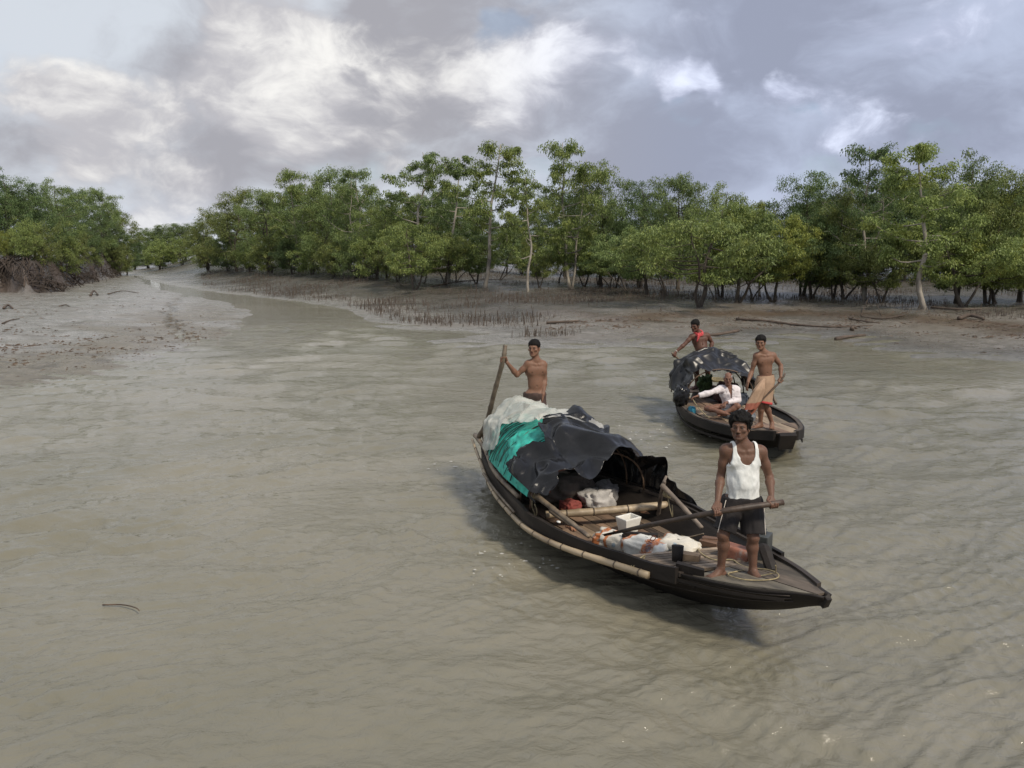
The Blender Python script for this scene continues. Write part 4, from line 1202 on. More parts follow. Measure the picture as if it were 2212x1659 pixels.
# printed rice sacks
def sack_mat(name, base, band, seed, axis=0):
    m = bpy.data.materials.new(name); m.use_nodes = True
    T = NT(m.node_tree); out = T.n('ShaderNodeOutputMaterial'); b = T.n('ShaderNodeBsdfPrincipled')
    co = T.n('ShaderNodeTexCoord').outputs['Object']
    sp = T.n('ShaderNodeSeparateXYZ'); T.put(sp.inputs[0], T.vec('ADD', co, T.vec('SCALE', T.vec('SUBTRACT', T.noise(co, 6, 3, out=1), (.5, .5, .5)), scale=.05)))
    c = T.mix(T.noise(co, 9, 5), tuple(q * .8 for q in base), base)
    for ctr, wd, col in band:
        f = T.smooth(T.math('ABSOLUTE', T.math('SUBTRACT', sp.outputs[axis], ctr)), wd, wd * .75)
        f = T.math('MULTIPLY', f, T.smooth(T.noise(co, 28, 3), .25, .5))
        c = T.mix(f, c, col)
    bl = T.math('MULTIPLY', T.smooth(T.noise(T.vec('ADD', co, (seed, 0, 0)), 7, 2), .64, .70), .55)
    c = T.mix(bl, c, (.09, .26, .42))
    c = T.mix(T.math('MULTIPLY', T.smooth(T.noise(co, 4, 6), .55, .75), .5), c, (.30, .24, .17))
    T.put(b.inputs['Base Color'], c); b.inputs['Roughness'].default_value = .5
    bp = T.n('ShaderNodeBump'); bp.inputs['Distance'].default_value = .01; T.put(bp.inputs['Height'], T.noise(co, 16, 4, .6)); T.put(b.inputs['Normal'], bp.outputs[0])
    T.t.links.new(b.outputs[0], out.inputs[0]); return m
ORG = (.50, .17, .06)
c = HF.lp(*zA(1110, 840), .33)
lump_obj('sack', HF, (c[0], c[1], .33), (.46, .26, .22), 2.1, sack_mat('sack_print', (.66, .62, .54), [(-.1, .06, ORG), (.02, .02, ORG)], 3), 'flattened white sack with orange print against the side below the white tub', 'sack', 'printed sacks on the nearer boat', rot=.5, amp=.2)
c = HF.lp(*zA(1560, 930), .38)
s2 = lump_obj('sack', HF, (c[0], c[1], .35), (.62, .34, .30), 5.7, sack_mat('sack_print_band', (.74, .72, .66), [(.16, .075, ORG), (-.2, .05, ORG)], 5), 'full white sack with broad orange printed band beside the black post', 'sack', 'printed sacks on the nearer boat', rot=.15, amp=.16)
c = HF.lp(*zA(1985, 940), .40)
lump_obj('sack', HF, (c[0] + .02, c[1], .41), (.50, .34, .22), 8.2, sack_mat('sack_print_plain', (.70, .65, .55), [(-.23, .02, ORG)], 9), 'half empty cream sack standing up on the front slats', 'sack', 'printed sacks on the nearer boat', rot=.3, amp=.18)
fc = bpy.data.curves.new('lettering', 'FONT'); fc.body = 'UNIO'; fc.size = .10; fc.extrude = .002; fc.align_x = 'CENTER'; fc.align_y = 'CENTER'
fo = bpy.data.objects.new('lettering', fc); COL.objects.link(fo)
bpy.context.view_layer.update()
me = bpy.data.meshes.new_from_object(fo.evaluated_get(bpy.context.evaluated_depsgraph_get())); bpy.data.objects.remove(fo)
ink = material('orange_brown_ink', (.20, .055, .02), .6, .2, 20)
me.materials.clear(); me.materials.append(ink)
lo = obj('lettering', me, s2, (.165, -.115, .118), (0, 0, 0))
lo.matrix_local = Matrix.Translation((.17, -.105, .135)) @ Matrix.Rotation(R(42), 4, 'X') @ Matrix.Rotation(R(90), 4, 'Z')
# small pieces
c = HF.lp(*zA(430, 425), .26); m = MB()
m.tube([(0, 0, 0), (0, 0, .02), (0, 0, .075)], [.03, .042, .05], 12); m.tube([(0, 0, .0751), (0, 0, .0755)], [.044, .02], 12)
o = m.build('cup', material('clay_red', (.42, .16, .09), .7, .2, 12), None, True, HF.world(c[0], c[1], .222)); tag(o, 'small reddish clay cup on the boards behind the bamboo thwart', 'cup')
c = HF.lp(*zA(350, 578), .5)
lump_obj('shell', HF, (c[0], c[1], .50), (.06, .035, .02), 1.1, white_tub, 'tiny white shell lying on the near edge of the boat', 'shell', amp=.1)
c = HF.lp(*zA(530, 650), .36)
lump_obj('rag', HF, (c[0], c[1], .36), (.17, .09, .06), 3.3, material('brown_rag', (.24, .12, .07), .9, .3, 9), 'small brown rag by the side rail of the nearer boat', 'rag', amp=.3)
c = HF.lp(*zA(300, 215), .235)
m = MB(); m.tube([(0, 0, 0), (0, 0, .02)], [.19, .2], 20)
o = m.build('lid', material('tan_board', (.21, .145, .085), .6, .3, 6), None, False, HF.world(c[0], c[1], .222)); o.scale = (1.4, .7, 1); o.rotation_euler = (0, 0, HF.rz + .6); tag(o, 'flat tan round board lying under the edge of the black tarpaulin', 'board')
c0 = HF.lp(*zA(1240, 745), .46); c1 = HF.lp(*zA(1720, 775), .46); m = MB()
dv = c1 - c0; m.box((c0 + c1) / 2, (float(np.linalg.norm(dv)), .055, .05), Matrix.Rotation(math.atan2(dv[1], dv[0]), 3, 'Z'), jit=.004)
m.box(c0 + np.array([.04, .0, -.05]), (.05, .05, .11), jit=.003)
o = HF.put(m.build('timber', tar)); tag(o, 'short dark timber with a peg lying across the printed sacks', 'timber')
c = HF.lp(*zB(310, 660), .5); m = MB(); m.box((0, 0, 0), (.19, .10, .09), Matrix.Rotation(.7, 3, 'Z'), jit=.008)
o = m.build('wood_block', material('raw_wood', (.36, .24, .14), .75, .25, 9), None, False, HF.world(c[0], c[1], .50)); o.rotation_euler = (0, 0, HF.rz); tag(o, 'pale wooden block in front of the black mooring post', 'block')
for k in range(2):
    a0 = HF.lp(*zA(1500 + 110 * k, 440 - 30 * k), .25); a1 = HF.lp(*zA(1790 + 100 * k, 540 - 20 * k), .25)
    o = HF.put(bamboo_mesh([a0, (a0 + a1) / 2, a1], .03, .028, .5).build('bamboo_stick', material('reddish_bamboo', (.24, .13, .075), .6, .3, 9), None, True))
    tag(o, ('reddish bamboo stick lying on the boards in front of the thwart, nearer the middle', 'reddish bamboo stick on the boards beside another, nearer the far side')[k], 'stick', 'bamboo sticks on the boards')
# red brown block, grey can, rope on the foredeck
red = material('worn_red', (.235, .092, .055), .65, .3, 7, .004, dark=(.25, .22, .20), dfac=(.5, .62))
c = HF.lp(*zB(915, 590), .52); m = MB()
V = []
for zz, k in ((-.10, .80), (.02, .86), (.045, .76)):
    for x, y in ((-.20, -.12), (.20, -.14), (.21, .12), (-.19, .13)): V.append((x * k, y * k, zz + (.02 * (x > 0) if zz > 0 else 0)))
F = [(3, 2, 1, 0)] + [(a*4+k, a*4+(k+1)%4, a*4+4+(k+1)%4, a*4+4+k) for a in range(2) for k in range(4)] + [(8, 9, 10, 11)]
o = obj('block', new_mesh('block', V, F, red, False), None, HF.world(c[0], c[1], .53), (R(-8), R(6), HF.rz + .35)); tag(o, 'red brown block with worn top behind the legs of the front man', 'block')
bv = o.modifiers.new('bevel', 'BEVEL'); bv.width = .02; bv.segments = 2
c = HF.lp(*zB(560, 380), .5); m = MB(); m.box((0, 0, .0), (.20, .16, .13), jit=.015); m.box((.05, .02, .075), (.26, .05, .025), Matrix.Rotation(.4, 3, 'Z'), jit=.006)
o = m.build('crate', deckwood, None, False, HF.world(c[0], c[1], .40)); o.rotation_euler = (0, 0, HF.rz + .5); o.color = (.8, .62, .55, 1); tag(o, 'small dark wooden crate behind the right leg of the front man', 'crate')
can_m = material('grey_can', (.045, .048, .046), .5, .2, 9)
c = HF.lp(*zB(1205, 640), .53); m = MB(); m.box((0, 0, .13), (.15, .20, .27), jit=.006); m.tube([(0, 0, .265), (0, 0, .30)], [.035, .03], 10); m.box((0, .06, .285), (.03, .07, .02))
o = m.build('canister', can_m, None, False, HF.world(c[0], c[1] + .03, .50)); o.rotation_euler = (0, 0, HF.rz + .5); tag(o, 'dark grey canister standing by the left leg of the front man', 'canister')
bv = o.modifiers.new('bevel', 'BEVEL'); bv.width = .012; bv.segments = 2
def rope_on(pts, label, H, zdeck, r=.007, name='rope', mat=rope_m):
    P = [H.lp(*p, zd) + np.array([0, 0, r]) for p, zd in zip(pts, zdeck)]
    m = MB(); m.tube(bez(P, 60), r, 6)
    return tag(H.put(m.build(name, mat, None, True)), label, 'rope')
pts = [zB(x, y) for x, y in ((190, 380), (330, 430), (430, 500), (410, 570), (500, 650), (640, 700), (850, 700), (930, 750), (1060, 800), (1300, 825), (1440, 880), (1420, 940), (1200, 965), (950, 945), (790, 880), (1000, 830))]
rope_on(pts, 'long thin rope snaking over the front slats round the feet of the front man', HF, [.27, .30, .36, .46, .47, .48, .49, .50, .52, .57, .60, .60, .58, .57, .54, .53])
pts = [zB(x, y) for x, y in ((1220, 905), (1350, 875), (1410, 862), (1415, 800), (1410, 770))]
rope_on(pts, 'short pale rope end sticking up at the edge of the bow', HF, [.585, .60, .61, .68, .73], .006)
pts = [zB(x, y) for x, y in ((190, 410), (330, 395), (480, 360))]
o = rope_on(pts, 'thin straight cane lying across the boards toward the far side', HF, [.30, .32, .38], .009, 'cane', bamboo_old); o['category'] = 'cane'
# bundles in the dark of the canopy
for k, (c, sz, col, lab) in enumerate((((2.55, .30, .34), (.38, .42, .28), (.42, .40, .38), 'greyish white cloth bundle inside the dark canopy of the nearer boat'),
        ((2.5, -.08, .30), (.25, .25, .20), (.22, .05, .04), 'dark red cloth bundle left of the white one inside the canopy'),
        ((2.35, .60, .36), (.3, .25, .3), (.2, .19, .185), 'grey bundle at the right inside the canopy'),
        ((2.1, .1, .42), (.5, .8, .4), (.09, .075, .06), 'large brown bundle deep inside the canopy'))):
    lump_obj('bundle', HF, c, sz, 4.4 + k, material('bundle_cloth', col, .85, .25, 8, .01), lab, 'bundle', 'bundles under the canopy', amp=.25)

# ======== the farther boat
HR = Hull(HULLS['rear'], (4.20, 18.9), (.095, -.9955))
rb = base_boat(HR, 'wooden_boat', 'farther black wooden boat with three people and a short tarpaulin canopy', 'country boats on the creek')
for sd in (-1, 1):
    V, F = rail_mesh(HR, sd, .3, 5.43, .003, .05, -.13, .028, .006); obj('washboard', new_mesh('washboard', V, F, tar, False), rb)
    V, F = rail_mesh(HR, sd, .2, 5.44, -.045, .02, .029, .044); o = obj('gunwale', new_mesh('gunwale', V, F, greywood, False), rb); o.color = (.55, .55, .55, 1)
    V, F = rail_mesh(HR, sd, .8, 4.9, .010, .035, -.24, -.20); obj('rub_strip', new_mesh('rub_strip', V, F, tar, False), rb)
m = MB(); m.box((5.47, 0, .36), (.07, .26, .28), Matrix.Rotation(.32, 3, 'Y'), jit=.012, taper=1.1); m.build('stem', tar, rb)
planks(HR, rb, .2, 1.0, 5, .43, maxw=.7); planks(HR, rb, 1.0, 2.3, 6, .30, maxw=.7); planks(HR, rb, 2.3, 3.3, 6, .34, maxw=.75); planks(HR, rb, 3.3, 4.2, 6, .34, maxw=.75); planks(HR, rb, 4.2, 5.36, 6, .395, name='bow_board', maxw=.80, rise=.06, tones=(.9, 1.7))
for x, z in ((4.18, .32), (3.3, .27)):
    m = MB(); m.box((x, 0, z), (.06, 1.3, .1), jit=.006); m.build('cross_beam', tar, rb)
for x in (1.1, 1.6, 2.15):
    m = MB(); m.tube([arch_pt(x, p, .74, .70, .42) for p in np.linspace(.02, 3.12, 20)], .014, 6); m.build('hoop', pole_wood, rb, True)
ph = np.linspace(4, 176, 170) * D
sr = np.interp(ph / D, [4, 60, 90, 120, 176], [1.1, 1.0, 1.05, 1.15, 1.3]); sf = np.interp(ph / D, [4, 30, 60, 90, 110, 130, 150, 165, 176], [2.05, 2.2, 2.3, 2.12, 2.2, 2.22, 2.42, 2.5, 2.4])
xs = sr[:, None] + (sf - sr)[:, None] * np.linspace(0, 1, 80)[None]
black_far = material('dull_black_plastic', (0.011, 0.011, 0.012), 0.33, 0.3, 5, 0.003, 5, spec=.4)
drape(ph, xs, HR, 'tarpaulin', black_far, 14.2, .17, 'crumpled black plastic tarpaulin arched over the middle of the farther boat', 'tarpaulin', z0=.42,
      hs=lambda x: .93 - .05 * np.clip(x - .9, 0, 2), as_=lambda x: .86 + 0 * x, pw=.62, thick=.004, fs=(1.3, 1.2), droop=lambda P, t: .17 * t ** 4 * np.clip(np.sin(P), 0, 1))
V, F = lump((0, 0, 0), (.34, .34, .42), 6.2, .2, box=.3); o = obj('plastic_bundle', new_mesh('plastic_bundle', V, F, black_plastic, True), None, HR.world(2.42, -.93, .62)); tag(o, 'knotted black plastic bundle hanging over the left side of the farther boat', 'bundle')
grey_sheet = material('grey_sheet', (.105, .115, .125), .55, .2, 6, .008)
c = HR.lp(*z2(1090, 1215), .40)
lump_obj('folded_sheet', HR, (c[0], c[1], .36), (.75, .55, .26), 3.9, grey_sheet, 'grey folded sheet lying between the seated man and the standing man', 'sheet', amp=.22, flat=.4, rot=.5)
c = HR.lp(*z2(600, 1150), .46)
lump_obj('cloth', HR, (c[0], c[1] - .02, .42), (.30, .12, .16), 7.7, material('blue_cloth', (.02, .16, .24), .8, .3, 8), 'blue cloth hanging on the left edge of the farther boat', 'cloth', amp=.25)
lump_obj('bundle', HR, (1.55, .35, .55), (.5, .45, .45), 12.1, material('maroon_cloth', (.06, .022, .02), .85, .3, 8), 'dark maroon bundle under the canopy of the farther boat', 'bundle', amp=.25)
lump_obj('bundle', HR, (1.9, .55, .42), (.3, .3, .3), 13.1, material('slate_cloth', (.05, .06, .08), .85, .3, 8), 'dark blue grey bundle beside the maroon one on the farther boat', 'bundle', amp=.25)
lump_obj('pot', HR, (2.75, -.30, .34), (.2, .24, .2), 13.9, can_m, 'dark metal pot beside the seated man', 'pot', amp=.05, box=.2)
lump_obj('plants', HR, (1.1, .02, .62), (.26, .26, .36), 15.9, material('green_bits', (.05, .09, .03), .8, .5, 14), 'small bunch of greenery seen through the canopy opening', 'plants', amp=.5)
def ropes2():
    m = MB(); c = HR.lp(*z2(860, 850), .32)
    for k in range(5):
        r = .16 + .025 * k
        m.tube([c + np.array([r * math.cos(t) + .02 * k, r * .8 * math.sin(t), .02 + .016 * k]) for t in np.linspace(0, 6.28, 22)], .008, 5, cap=False)
    tag(HR.put(m.build('rope_coil', rope_m, None, True)), 'coil of rope on the boards seen through the canopy opening', 'rope')
ropes2()
rope_on([z2(x, y) for x, y in ((600, 1060), (640, 1120), (690, 1180), (740, 1230), (790, 1270))], 'yellowish rope running along the near edge of the farther boat', HR, [.55, .50, .47, .46, .45], .011)
a0 = HR.lp(*z2(480, 930), .66); a1 = HR.lp(*z2(560, 1040), .50)
m = MB(); m.tube([a0, a1], [.03, .028], 7); tag(HR.put(m.build('wooden_peg', bamboo_old, None, True)), 'short grey pole under the right hand of the seated man', 'pole')
P = [HR.lp(*z2(1495, 950), .85), HR.lp(*z2(1500, 1010), .68), HR.lp(*z2(1540, 1100), .50)]
m = MB(); m.tube(bez(P, 8), .03, 7); m.tube([HR.lp(*z2(1460, 1090), .5), P[0]], .02, 6); m.build('rail_post', greywood, rb, True)
m = MB(); a_ = P[0]
for k in range(4): m.tube([a_ + np.array([.03 * math.cos(t) , .03 * math.sin(t), .02 * k - .04]) * 1.3 for t in np.linspace(0, 6.28, 9)], .009, 5, cap=False)
m.build('lashing', rope_m, rb, True)
# foam flecks along the hulls
def foam():
    g = np.random.default_rng(4); V = []; F = []
    for k in range(100):
        if k < 30: u, v = g.normal(1180, 55), g.normal(1175, 28)
        elif k < 60: u, v = g.normal(1420, 60), g.normal(940, 14)
        elif k < 68: u, v = g.uniform(780, 1000), g.normal(1005, 6)
        else: u, v = g.normal(1120, 80), g.normal(1205, 25)
        p = at_z(u, v, .012); r = abs(g.normal(.007, .007)) + .003; b = len(V); n = 7
        if abs(HF.local(p)[1]) < float(HF.f('b', HF.local(p)[0])) - .1 and 0 < HF.local(p)[0] < 6.3: continue
        ex = g.uniform(1, 2.2)
        V.append((p[0], p[1], p[2] + .006))
        for q in range(n):
            t = 6.283 * q / n; rr = r * g.uniform(.6, 1.2); V.append((p[0] + ex * rr * math.cos(t), p[1] + rr * math.sin(t), p[2] - .004))
        F += [(b, b + 1 + q, b + 1 + (q + 1) % n) for q in range(n)]
    tag(obj('foam', new_mesh('foam', V, F, material('foam', (.42, .41, .38), .7, .05, 9), True)), 'small white foam flecks drifting beside the nearer boat', 'foam', kind='stuff')
foam()
p = at_z(262, 1312, .01); m = MB()
m.tube(bez([p + (-.22, .06, 0), p + (0, .03, .015), p + (.16, -.03, .01), p + (.22, -.08, 0)], 10), np.linspace(.008, .005, 11), 5)
tag(m.build('floating_twig', pole_wood, None, True), 'thin curved twig floating on the open water at lower left', 'twig')
# ---------------------------------------------------------------- people: smooth bodies grown from a distance field
def nrm(v):
    v = np.asarray(v, float); return v / max(np.linalg.norm(v), 1e-9)
def d_cone(p, a, b, ra, rb):
    a = np.asarray(a, float); b = np.asarray(b, float)
    ba = b - a; t = np.clip(((p - a) @ ba) / max(ba @ ba, 1e-12), 0, 1)
    return np.linalg.norm(p - a - t[..., None] * ba, axis=-1) - (ra + (rb - ra) * t)
def d_ell(p, c, r, M=None):
    q = p - np.asarray(c, float)
    if M is not None: q = q @ M.T                 # rows of M are the ellipsoid's own axes
    r = np.asarray(r, float)
    k0 = np.linalg.norm(q / r, axis=-1); k1 = np.linalg.norm(q / (r * r), axis=-1)
    return k0 * (k0 - 1) / np.maximum(k1, 1e-6)
class Field:
    def __init__(s, lo, hi, h):
        s.lo = np.array(lo, float); s.h = h
        s.n = np.ceil((np.array(hi) - s.lo) / h).astype(int) + 1
        s.F = np.full(s.n, 1.0, np.float32)
    def region(s, lo, hi):
        a = np.clip(np.floor((np.array(lo) - s.lo) / s.h).astype(int), 0, s.n); b = np.clip(np.ceil((np.array(hi) - s.lo) / s.h).astype(int) + 1, 0, s.n)
        sl = tuple(slice(i, j) for i, j in zip(a, b))
        ax = [s.lo[k] + s.h * np.arange(a[k], b[k]) for k in range(3)]
        return sl, np.stack(np.meshgrid(*ax, indexing='ij'), -1)
    def op(s, lo, hi, fn, k, mode='add'):
        m = k + 4 * s.h
        sl, P = s.region(np.array(lo) - m, np.array(hi) + m)
        if P.size == 0: return
        d = fn(P); F = s.F[sl]
        if mode == 'add':
            h = np.maximum(k - np.abs(F - d), 0) / max(k, 1e-6)
            s.F[sl] = np.minimum(F, d) - h * h * k * .25
        else:
            d = -d; h = np.maximum(k - np.abs(F - d), 0) / max(k, 1e-6)
            s.F[sl] = np.maximum(F, d) + h * h * k * .25
    def cone(s, a, b, ra, rb, k=.02, mode='add'):
        a = np.asarray(a, float); b = np.asarray(b, float); r = max(ra, rb)
        s.op(np.minimum(a, b) - r, np.maximum(a, b) + r, lambda P: d_cone(P, a, b, ra, rb), k, mode)
    def ell(s, c, r, k=.02, M=None, mode='add'):
        R_ = max(r); c = np.asarray(c, float)
        s.op(c - R_, c + R_, lambda P: d_ell(P, c, r, M), k, mode)
    def clip(s, fn):
        """keep only where fn(P) < 0"""
        sl, P = s.region(s.lo, s.lo + s.h * (s.n - 1))
        s.F = np.maximum(s.F, fn(P)).astype(np.float32)
    def mesh(s):
        F = s.F; ins = F < 0
        c = np.zeros(np.array(F.shape) - 1, np.int8)
        for dx in (0, 1):
            for dy in (0, 1):
                for dz in (0, 1):
                    c += ins[dx:dx + c.shape[0], dy:dy + c.shape[1], dz:dz + c.shape[2]]
        I = np.argwhere((c > 0) & (c < 8))
        acc = np.zeros((len(I), 3)); cnt = np.zeros(len(I))
        cor = [(dx, dy, dz) for dx in (0, 1) for dy in (0, 1) for dz in (0, 1)]
        val = {q: F[I[:, 0] + q[0], I[:, 1] + q[1], I[:, 2] + q[2]] for q in cor}
        for q in cor:
            for ax in range(3):
                if q[ax] == 0:
                    e = list(q); e[ax] = 1; e = tuple(e)
                    a, b = val[q], val[e]; m = (a < 0) != (b < 0)
                    t = a[m] / (a[m] - b[m])
                    pt = np.tile(np.array(q, float), (m.sum(), 1)); pt[:, ax] = t
                    acc[m] += pt; cnt[m] += 1
        V = s.lo + s.h * (I + acc / cnt[:, None])
        idx = np.full(c.shape, -1, np.int64); idx[tuple(I.T)] = np.arange(len(I))
        Fs = []
        for ax in range(3):
            o1, o2 = [(1, 2), (2, 0), (0, 1)][ax]
            sl0 = [slice(None)] * 3; sl1 = [slice(None)] * 3
            sl0[ax] = slice(0, -1); sl1[ax] = slice(1, None)
            A = ins[tuple(sl0)]; B = ins[tuple(sl1)]
            E = np.argwhere(A != B)
            E = E[(E[:, o1] > 0) & (E[:, o2] > 0) & (E[:, o1] < c.shape[o1]) & (E[:, o2] < c.shape[o2]) & (E[:, ax] < c.shape[ax])]
            if not len(E): continue
            def cell(d1, d2):
                q = E.copy(); q[:, o1] -= d1; q[:, o2] -= d2; return idx[q[:, 0], q[:, 1], q[:, 2]]
            f = np.stack([cell(1, 1), cell(0, 1), cell(0, 0), cell(1, 0)], -1)
            fl = ~A[tuple(E.T)]
            f[fl] = f[fl][:, ::-1]
            f = f[(f >= 0).all(1)]
            Fs.append(f)
        return V, np.concatenate(Fs)

def smooth_mesh(V, F, it=2):
    V = V.copy(); n = len(V)
    e = np.concatenate([F[:, [0, 1]], F[:, [1, 2]], F[:, [2, 3]], F[:, [3, 0]]])
    for k in range(it):
        for lam in (.5, -.52):
            S = np.zeros_like(V); c = np.zeros(n)
            for j in range(3): S[:, j] = np.bincount(e[:, 0], V[e[:, 1], j], n)
            c = np.bincount(e[:, 0], minlength=n)
            for j in range(3): S[:, j] += np.bincount(e[:, 1], V[e[:, 0], j], n)
            c = c + np.bincount(e[:, 1], minlength=n)
            V += lam * (S / np.maximum(c, 1)[:, None] - V)
    return V

def skin_material(name, base):
    m = bpy.data.materials.new(name); m.use_nodes = True
    T = NT(m.node_tree); out = T.n('ShaderNodeOutputMaterial'); b = T.n('ShaderNodeBsdfPrincipled')
    co = T.n('ShaderNodeTexCoord').outputs['Object']
    c = T.mix(T.noise(co, 7, 5), tuple(q * .78 for q in base), tuple(q * 1.18 for q in base))
    at = T.n('ShaderNodeAttribute', attribute_name='Col').outputs['Color']
    c = T.mix(1.0, c, at, 'MULTIPLY')
    T.put(b.inputs['Base Color'], c)
    T.put(b.inputs['Roughness'], T.math('ADD', T.math('MULTIPLY', T.noise(co, 25, 3),   .25), .42))
    b.inputs['Specular IOR Level'].default_value = .32
    b.inputs['Subsurface Weight'].default_value = .12; b.inputs['Subsurface Radius'].default_value = (.012, .004, .002); b.inputs['Subsurface Scale'].default_value = 1.0
    bp = T.n('ShaderNodeBump'); bp.inputs['Distance'].default_value = .002; T.put(bp.inputs['Height'], T.noise(co, 60, 3)); T.put(b.inputs['Normal'], bp.outputs[0])
    T.t.links.new(b.outputs[0], out.inputs[0]); return m
hair_m = material('black_hair', (.0065, .0055, .005), .75, .4, 60, .006, 90, spec=.2)
eye_w = material('eye_white', (.085, .065, .055), .6, .05, 20); eye_d = material('eye_dark', (.012, .008, .006), .15, .1, 20)

class Person:
    """J: joints in world space. Limb names: Rsh Rel Rwr ... (the person's own right is at the left of the picture)"""
    def __init__(s, J, face, up=(0, 0, 1), h=.006, scale=1.0, belly=0.0, build=1.0, age=0):
        s.J = {k: np.array(v, float) for k, v in J.items()}; s.h = h; s.k = scale; s.belly = belly; s.build = build
        s.hands = []
        f = nrm(face); u = nrm(np.array(up) - f * (np.array(up) @ f)); r = np.cross(f, u)     # r: to the person's right
        s.hM = np.stack([-r, -f, u])     # own head axes: x to the person's left, y backwards, z up
        s.age = age
    def frame(s):
        J = s.J
        msh = (J['Rsh'] + J['Lsh']) / 2; mhp = (J['Rhip'] + J['Lhip']) / 2
        up = nrm(msh - mhp); x = nrm(J['Lsh'] - J['Rsh']); x = nrm(x - up * (x @ up)); y = np.cross(up, x)   # y backwards
        xh = nrm(J['Lhip'] - J['Rhip'])
        return msh, mhp, up, x, y, xh
    def torso(s, F, off=0.0, k=1.0, sub=True):
        J = s.J; b = s.build; msh, mhp, up, x, y, xh = s.frame(); M = np.stack([x, y, up])
        s_ = s.k
        L = np.linalg.norm(msh - mhp)
        P = lambda a, c, d: msh + x * a * s_ + y * c * s_ + up * d * s_
        o = off
        F.ell(P(0, .015, -.13), (.148 * b * s_ + o, .098 * s_ + o, .165 * s_ + o), .05, M)           # rib cage
        F.ell(P(0, .02, -.03), (.165 * b * s_ + o, .078 * s_ + o, .075 * s_ + o), .05, M)            # upper chest and back
        for sx in (-1, 1):
            F.ell(P(.068 * sx, -.058, -.095), (.080 * s_ + o, .030 * s_ + o, .062 * s_ + o), .045, M)  # chest muscle
            F.ell(P(.085 * sx, .075, -.10), (.07 * s_ + o, .04 * s_ + o, .10 * s_ + o), .03, M)        # shoulder blade
        mid = msh + (mhp - msh) * .62
        F.ell(mid + y * (-.004 - .03 * s.belly) * s_, (.122 * b * s_ + o, (.088 + .035 * s.belly) * s_ + o, .14 * s_ + o), .06, M)    # waist
        F.ell(mhp + up * .02 - xh * 0, (.150 * s_ + o, .100 * s_ + o, .10 * s_ + o), .05, np.stack([xh, np.cross(up, xh), up]))  # pelvis
        for sx in (-1, 1): F.ell(mhp + x * .065 * sx * s_ + y * .055 * s_ - up * .03, (.085 * s_ + o, .08 * s_ + o, .085 * s_ + o), .04, M)
        nb = J['neck']
        for q in ('Rsh', 'Lsh'):
            F.cone(nb + (J[q] - nb) * .12 + up * .005, J[q] - up * .005 + (nb - J[q]) * .18, .046 * s_ + o, .044 * s_ + o, .05)     # trapezius
        if off == 0:
            for sx, q in ((-1, 'Rsh'), (1, 'Lsh')):    # collar bones and spine line
                F.cone(P(.025 * sx, -.066, -.004), J[q] - y * .022 + up * .008, .012 * s_, .011 * s_, .028)
            F.cone(P(0, -.118, -.05), P(0, -.112, -.24), .004, .006, .03, 'sub')
            F.ell(mid - y * (.088 + .062 * s.belly) * s_ - up * .02, (.008, .012, .010), .01, M, 'sub')
    def arm(s, F, q, o=0.0, upto=1.0):
        J = s.J; a, e, w = J[q + 'sh'], J[q + 'el'], J[q + 'wr']; k = s.k * (.55 + .45 * s.build)
        F.ell(a + (e - a) * .04, (.058 * k + o, .056 * k + o, .060 * k + o), .04)
        F.cone(a + (e - a) * .08, a + (e - a) * .55, .049 * k + o, .045 * k + o, .03)
        F.cone(a + (e - a) * .5, e, .045 * k + o, .036 * k + o, .02)
        F.cone(e, e + (w - e) * .3, .037 * k + o, .041 * k + o, .02)
        F.cone(e + (w - e) * .3, w, .041 * k + o, .0265 * k + o, .02)
    def leg(s, F, q, o=0.0, feet=True):
        J = s.J; a, n, w, t = J[q + 'hip'], J[q + 'kn'], J[q + 'an'], J[q + 'toe']; k = s.k
        F.cone(a, a + (n - a) * .5, .088 * k + o, .072 * k + o, .05)
        F.cone(a + (n - a) * .5, n, .072 * k + o, .051 * k + o, .03)
        ax = nrm(w - n); fw = nrm((t - w) - ax * ((t - w) @ ax))
        F.ell(n + fw * .018, (.044 * k + o,) * 3, .03)
        F.cone(n, n + (w - n) * .32 - fw * .012, .048 * k + o, .053 * k + o, .03)
        F.cone(n + (w - n) * .32 - fw * .012, w, .053 * k + o, .033 * k + o, .03)
        if feet:
            d = t - w; d[2] = 0; d = nrm(d); sd = np.array([-d[1], d[0], 0])
            base = np.array([w[0], w[1], s.foot_z[q]])
            F.ell(base - d * .03 + (0, 0, .032), (.034, .034, .033), .03)
            F.cone(w, base + d * .05 + (0, 0, .045), .034, .030, .03)
            F.cone(base + d * .03 + (0, 0, .038), base + d * .13 + (0, 0, .022), .033, .026, .03)
            F.cone(base - d * .02 + (0, 0, .02), base + d * .14 + sd * .02 + (0, 0, .018), .026, .024, .025)
            F.cone(base - d * .02 + (0, 0, .02), base + d * .14 - sd * .02 + (0, 0, .018), .026, .024, .025)
            for i, (off, ln, r) in enumerate(((-.034, .060, .0150), (-.014, .060, .0105), (.003, .052, .0100), (.019, .043, .0095), (.033, .032, .0095))):
                sg = 1 if q == 'R' else -1     # big toe on the inner side
                b_ = base + d * .145 + sd * off * -sg * -1
                F.cone(b_ + (0, 0, .016), b_ + d * ln + (0, 0, .011), r, r * .9, .006)
